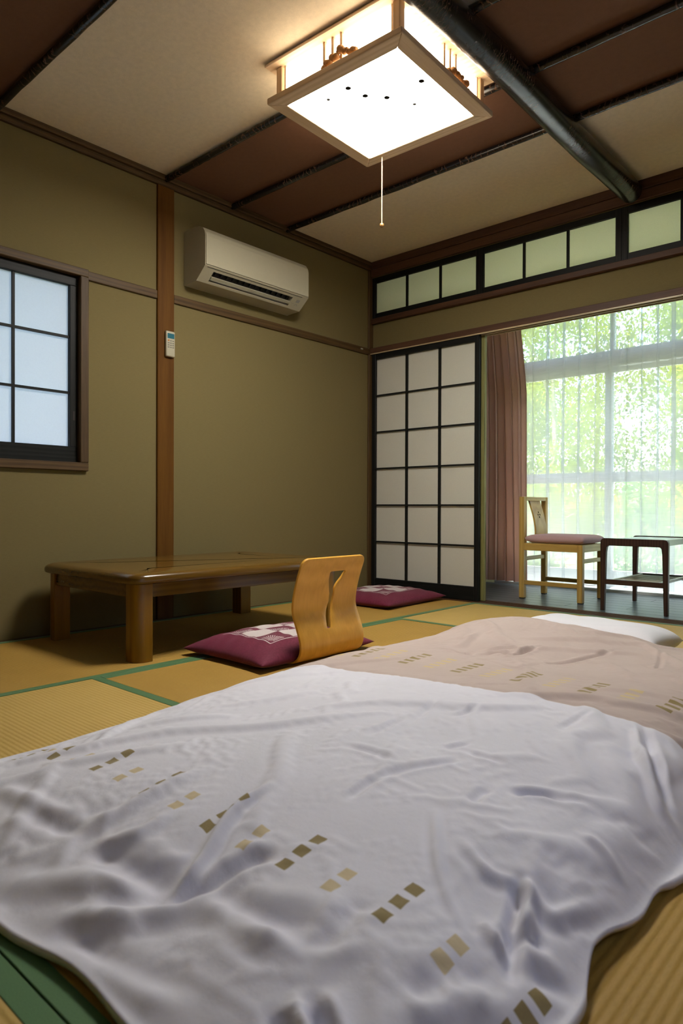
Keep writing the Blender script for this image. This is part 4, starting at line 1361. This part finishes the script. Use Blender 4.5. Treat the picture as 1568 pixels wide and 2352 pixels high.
def duvet():
    nx, ny = 330, 520
    A = np.linspace(0, 1, nx)
    B = np.linspace(0, 1, ny)
    AA, BB = np.meshgrid(A, B, indexing='ij')
    yn = -3.595 + 0.010 * np.sin(9 * AA + 1) + 0.006 * np.sin(23 * AA)
    yf = -1.10 + 0.02 * np.sin(5 * AA)
    Y = yn + (yf - yn) * BB
    xl = np.interp(Y, [-3.6, -3.36, -2.98, -2.8, -2.43, -2.2, -1.9, -1.65, -1.4, -1.1], [1.63, 1.62, 1.57, 1.54, 1.51, 1.51, 1.55, 1.57, 1.52, 1.50])
    xl = xl + 0.012 * np.sin(8 * Y) + 0.006 * np.sin(19 * Y)
    xr = 2.975 + 0.012 * np.sin(11 * Y + 0.5) + 0.007 * np.sin(27 * Y)
    X = xl + (xr - xl) * AA
    e = lambda d, w_: 1 - np.exp(-(np.maximum(d, 0) / w_) ** 1.25)
    def filling(x, y):
        l = np.interp(y, [-3.6, -3.36, -2.98, -2.8, -2.43, -2.2, -1.9, -1.65, -1.4, -1.1], [1.63, 1.62, 1.57, 1.54, 1.51, 1.51, 1.55, 1.57, 1.52, 1.50])
        p = np.interp(y, [-3.6, -3.3, -2.9, -2.4], [0.078, 0.088, 0.106, 0.120]) + 0.034 * np.exp(-((y + 1.38) / .24) ** 2) * np.exp(-((x - 2.05) / .42) ** 2) + 0.012 * np.sin(2.1 * x + 1.7 * y + 1) + 0.010 * np.sin(5 * x - 3 * y)
        # hollows where the quilt is tied or was pressed down
        for a, b, d, r in ((2.46, -3.43, .05, .10), (2.20, -3.47, .03, .10), (2.87, -3.16, .045, .09), (2.55, -3.53, .03, .08), (2.79, -3.46, .035, .07), (2.93, -3.28, .03, .06),
                           (2.05, -2.9, .02, .12), (2.5, -2.78, .02, .12), (2.75, -2.86, .02, .1), (2.1, -1.92, .03, .10), (2.35, -1.85, .02, .1), (1.9, -2.4, .015, .12)):
            p = p - 0.6 * d * np.exp(-((x - a) ** 2 + (y - b) ** 2) / r ** 2)
        return 0.004 + p * e(x - l, .17) * e(2.975 - x, .085) * e(y + 3.60, .13) * e(-1.10 - y, .12)
    ci, cj = np.linspace(0, nx - 1, 126).round().astype(int), np.linspace(0, ny - 1, 212).round().astype(int)
    cx_, cy_ = X[np.ix_(ci, cj)], Y[np.ix_(ci, cj)]
    Q = settle_cloth(cx_, cy_, filling, [(2.46, -3.43), (2.87, -3.16), (2.10, -1.92), (2.20, -3.47), (2.79, -3.46)], 45, 10, 0.017, 0.08, 3, 0.00008, 1.0, 0.3)
    H = Q[..., 2] - filling(cx_, cy_) - 0.012
    H[0] = H[-1] = 0
    H[:, 0] = H[:, -1] = 0
    def cubic(M, n):
        t = np.linspace(0, M.shape[0] - 1, n)
        k = np.clip(np.floor(t).astype(int), 0, M.shape[0] - 2)
        f = (t - k)[:, None]
        g = lambda q: M[np.clip(k + q, 0, M.shape[0] - 1)]
        p0, p1, p2, p3 = g(-1), g(0), g(1), g(2)
        return 0.5 * (2 * p1 + (p2 - p0) * f + (2 * p0 - 5 * p1 + 4 * p2 - p3) * f ** 2 + (3 * p1 - p0 - 3 * p2 + p3) * f ** 3)
    Z = filling(X, Y) + 0.014 + 0.75 * cubic(cubic(H, nx).T, ny).T
    soft = e(X - xl, .05) * e(xr - X, .03) * e(Y - yn, .03) * e(yf - Y, .04)
    D = np.zeros_like(Z)
    for pts, amp, wid in CREASES:
        q = np.array(catmull(pts, 5))
        seg_a, seg_b = q[:-1], q[1:]
        L = np.r_[0, np.cumsum(np.linalg.norm(seg_b - seg_a, axis=1))]
        lo, hi_ = q.min(0) - 4 * wid, q.max(0) + 4 * wid
        msk = (X > lo[0]) & (X < hi_[0]) & (Y > lo[1]) & (Y < hi_[1])
        if not msk.any():
            continue
        px, py = X[msk], Y[msk]
        best = np.full(px.shape, 9.0)
        par = np.zeros(px.shape)
        side = np.zeros(px.shape)
        for i in range(len(seg_a)):
            d = seg_b[i] - seg_a[i]
            ll = max(float(d @ d), 1e-9)
            t = np.clip(((px - seg_a[i][0]) * d[0] + (py - seg_a[i][1]) * d[1]) / ll, 0, 1)
            rx, ry = px - seg_a[i][0] - t * d[0], py - seg_a[i][1] - t * d[1]
            dist = np.hypot(rx, ry)
            up = dist < best
            best = np.where(up, dist, best)
            par = np.where(up, (L[i] + t * math.sqrt(ll)) / L[-1], par)
            side = np.where(up, np.sign(d[0] * ry - d[1] * rx), side)
        taper = np.clip(np.minimum(par, 1 - par) * 4 + 0.25, 0, 1)
        r = best / (0.62 * wid)
        prof_ = np.exp(-r ** 2) - 0.35 * np.exp(-((r - 1.9) / 0.9) ** 2)
        D[msk] += amp * taper * prof_
    Z = Z + 0.62 * D * soft
    # seam between the white body and the beige end
    Z = Z - 0.004 * np.exp(-((Y + 2.40) / 0.010) ** 2) * soft
    Z = np.maximum(Z, 0.013)
    o = grid_mesh('duvet', np.stack([X, Y, Z], -1), np.stack([X, Y], -1), 'duvet_cover', None, (2.25, -2.35, 0.0))
    s_ = o.modifiers.new('thickness', 'SOLIDIFY')
    s_.thickness = 0.012
    s_.offset = -1
    return tag(o, 'rumpled white duvet with beige end and gold squares spread on the tatami', 'duvet')
duvet()
pl = pillow_grid('pillow', 'white_cotton', None, (2.10, -0.915, 0.0), 2.10, -0.915, 0.335, 0.140, 0.001, 0.118, 6.0, 0.5, 0.004, 41, 0.055, math.radians(-7))
tag(pl, 'white pillow half hidden behind the beige end of the duvet', 'pillow')

# ================================================================== GARDEN
gr = bx('ground', 'soil', (-14, -12, -0.60), (16, 22, -0.35))
struct(gr, 'garden ground')
def leaf_mesh(name, mat, blobs, n, size, seed, parent, origin):
    rg = np.random.RandomState(seed)
    w_ = np.array([b[3] ** 2 for b in blobs]); w_ = w_ / w_.sum()
    k = rg.choice(len(blobs), n, p=w_)
    d = rg.normal(size=(n, 3)); d /= np.linalg.norm(d, axis=1)[:, None]
    rad = rg.uniform(0.25, 1, n) ** 0.5
    B = np.array([b[:3] for b in blobs])[k]
    Rr = np.array([b[3] for b in blobs])[k]
    c = B + d * (Rr * rad)[:, None] * np.array([1, 1, 0.85])
    ax = rg.normal(size=(n, 3)) + np.array([0, 0, -0.6]); ax /= np.linalg.norm(ax, axis=1)[:, None]
    sd_ = np.cross(ax, rg.normal(size=(n, 3))); sd_ /= np.linalg.norm(sd_, axis=1)[:, None]
    nn = np.cross(ax, sd_)
    L = size * rg.uniform(0.6, 1.3, n)[:, None]
    v = np.stack([c, c + ax * L * .5 + sd_ * L * .26 + nn * L * .06, c + ax * L, c + ax * L * .5 - sd_ * L * .26 + nn * L * .06], 1).reshape(-1, 3)
    f = (np.arange(n)[:, None] * 4 + np.arange(4)[None]).tolist()
    me = bpy.data.meshes.new(name)
    me.from_pydata((v - np.array(origin)).tolist(), [], f)
    me.materials.append(MATS[mat])
    o = bpy.data.objects.new(name, me)
    COL.objects.link(o)
    o.parent = parent
    o['kind'] = 'stuff'
    return o
def tree(name, label, x, y, h, r, mat, n, size, seed, group):
    O = (x, y, -0.35)
    t = thing(name, label, 'tree' if 'tree' in name else 'shrub', O, 0.0, group)
    rg = random.Random(seed)
    low = 0.12 if 'tree' in name else 0.1
    pts = [(x, y, -0.37)] + [(x + rg.uniform(-.1, .1) * r, y + rg.uniform(-.1, .1) * r, -0.35 + h * k / 5) for k in range(1, 5)]
    MB().tube(pts, [0.045 * h / 4, 0.038 * h / 4, 0.03 * h / 4, 0.02 * h / 4, 0.01 * h / 4], 8).build('trunk', 'bark', t, O, smooth=True)
    blobs = []
    for k in range(30):
        zz = -0.35 + h * rg.uniform(low, 0.95)
        rr = r * (1.05 - 0.5 * abs((zz + 0.35) / h - 0.5))
        a = rg.uniform(0, 6.28)
        q = rr * math.sqrt(rg.uniform(0, 1)) * 0.75
        blobs.append((x + q * math.cos(a), y + q * math.sin(a), zz, r * rg.uniform(0.28, 0.48)))
    for k in range(5):
        b = blobs[k * 3]
        z_ = min(b[2] * 0.75, -0.35 + h * 0.7)
        MB().tube([(pts[2][0], pts[2][1], z_ * 0.8), ((b[0] + x) / 2, (b[1] + y) / 2, (b[2] + z_) / 2), (b[0], b[1], b[2])], [0.02, 0.014, 0.006], 6).build('branch', 'bark', t, O, smooth=True)
    leaf_mesh('foliage', mat, blobs, n, size, seed, t, O)
G = 'garden trees seen through the sheer curtain'
tree('garden_tree', 'bright green tree beyond the glass, left of the door mullion', -1.15, 5.7, 5.0, 1.08, 'leaf_bright', 20000, 0.060, 1, G)
tree('garden_tree', 'bright green tree beyond the glass, right of the door mullion', 1.55, 5.7, 5.2, 1.08, 'leaf_bright', 20000, 0.060, 2, G)
tree('garden_tree', 'bright green tree beyond the glass, hidden left behind the pink drape', -3.85, 5.7, 4.8, 1.08, 'leaf_bright', 20000, 0.060, 3, G)
tree('garden_tree', 'bright green tree beyond the right end of the glass doors', 4.25, 5.7, 4.8, 1.08, 'leaf_bright', 20000, 0.060, 4, G)
tree('garden_tree', 'taller green tree at the back of the garden, behind the mullion', -0.2, 9.0, 7.0, 1.35, 'leaf_mid', 14000, 0.085, 5, G)
tree('garden_tree', 'taller green tree at the back of the garden, further left', -3.7, 9.0, 6.6, 1.35, 'leaf_mid', 14000, 0.085, 6, G)
tree('garden_tree', 'taller green tree at the back of the garden, further right', 3.3, 9.0, 6.4, 1.35, 'leaf_mid', 10000, 0.085, 7, G)
hg = thing('garden_hedge', 'tall dense green hedge closing the far end of the garden', 'hedge', (-1.5, 12.6, -0.35))
rgh = random.Random(21)
blobs_h = [(-9.0 + 15.0 * (k % 26) / 25 + rgh.uniform(-0.3, 0.3), 12.6 + rgh.uniform(-0.6, 0.6), 0.2 + 1.0 * (k // 26) + rgh.uniform(-0.4, 0.4), rgh.uniform(0.6, 0.95)) for k in range(26 * 8)]
leaf_mesh('foliage', 'leaf_bright', blobs_h, 85000, 0.11, 31, hg, (-1.5, 12.6, -0.35))
for k in range(9):
    xx = -8.5 + 1.75 * k
    MB().tube([(xx, 12.6, -0.37), (xx + 0.1, 12.6, 3.0), (xx, 12.6, 6.5)], [0.06, 0.05, 0.02], 8).build('trunk', 'bark', hg, (-1.5, 12.6, -0.35), smooth=True)
S_ = 'low garden shrubs outside the glass'
tree('garden_shrub', 'low leafy shrub outside, behind the wooden chair back', -0.40, 3.75, 1.35, 0.44, 'leaf_mid', 3000, 0.06, 11, S_)
tree('garden_shrub', 'low leafy shrub outside, behind the side table', 0.80, 3.75, 1.30, 0.44, 'leaf_deep', 3000, 0.06, 12, S_)
tree('garden_shrub', 'low leafy shrub outside, right of the side table', 2.00, 3.75, 1.3, 0.44, 'leaf_mid', 2600, 0.06, 13, S_)
tree('garden_shrub', 'low leafy shrub outside, left of the wooden chair', -1.60, 3.75, 1.5, 0.44, 'leaf_deep', 2600, 0.06, 14, S_)
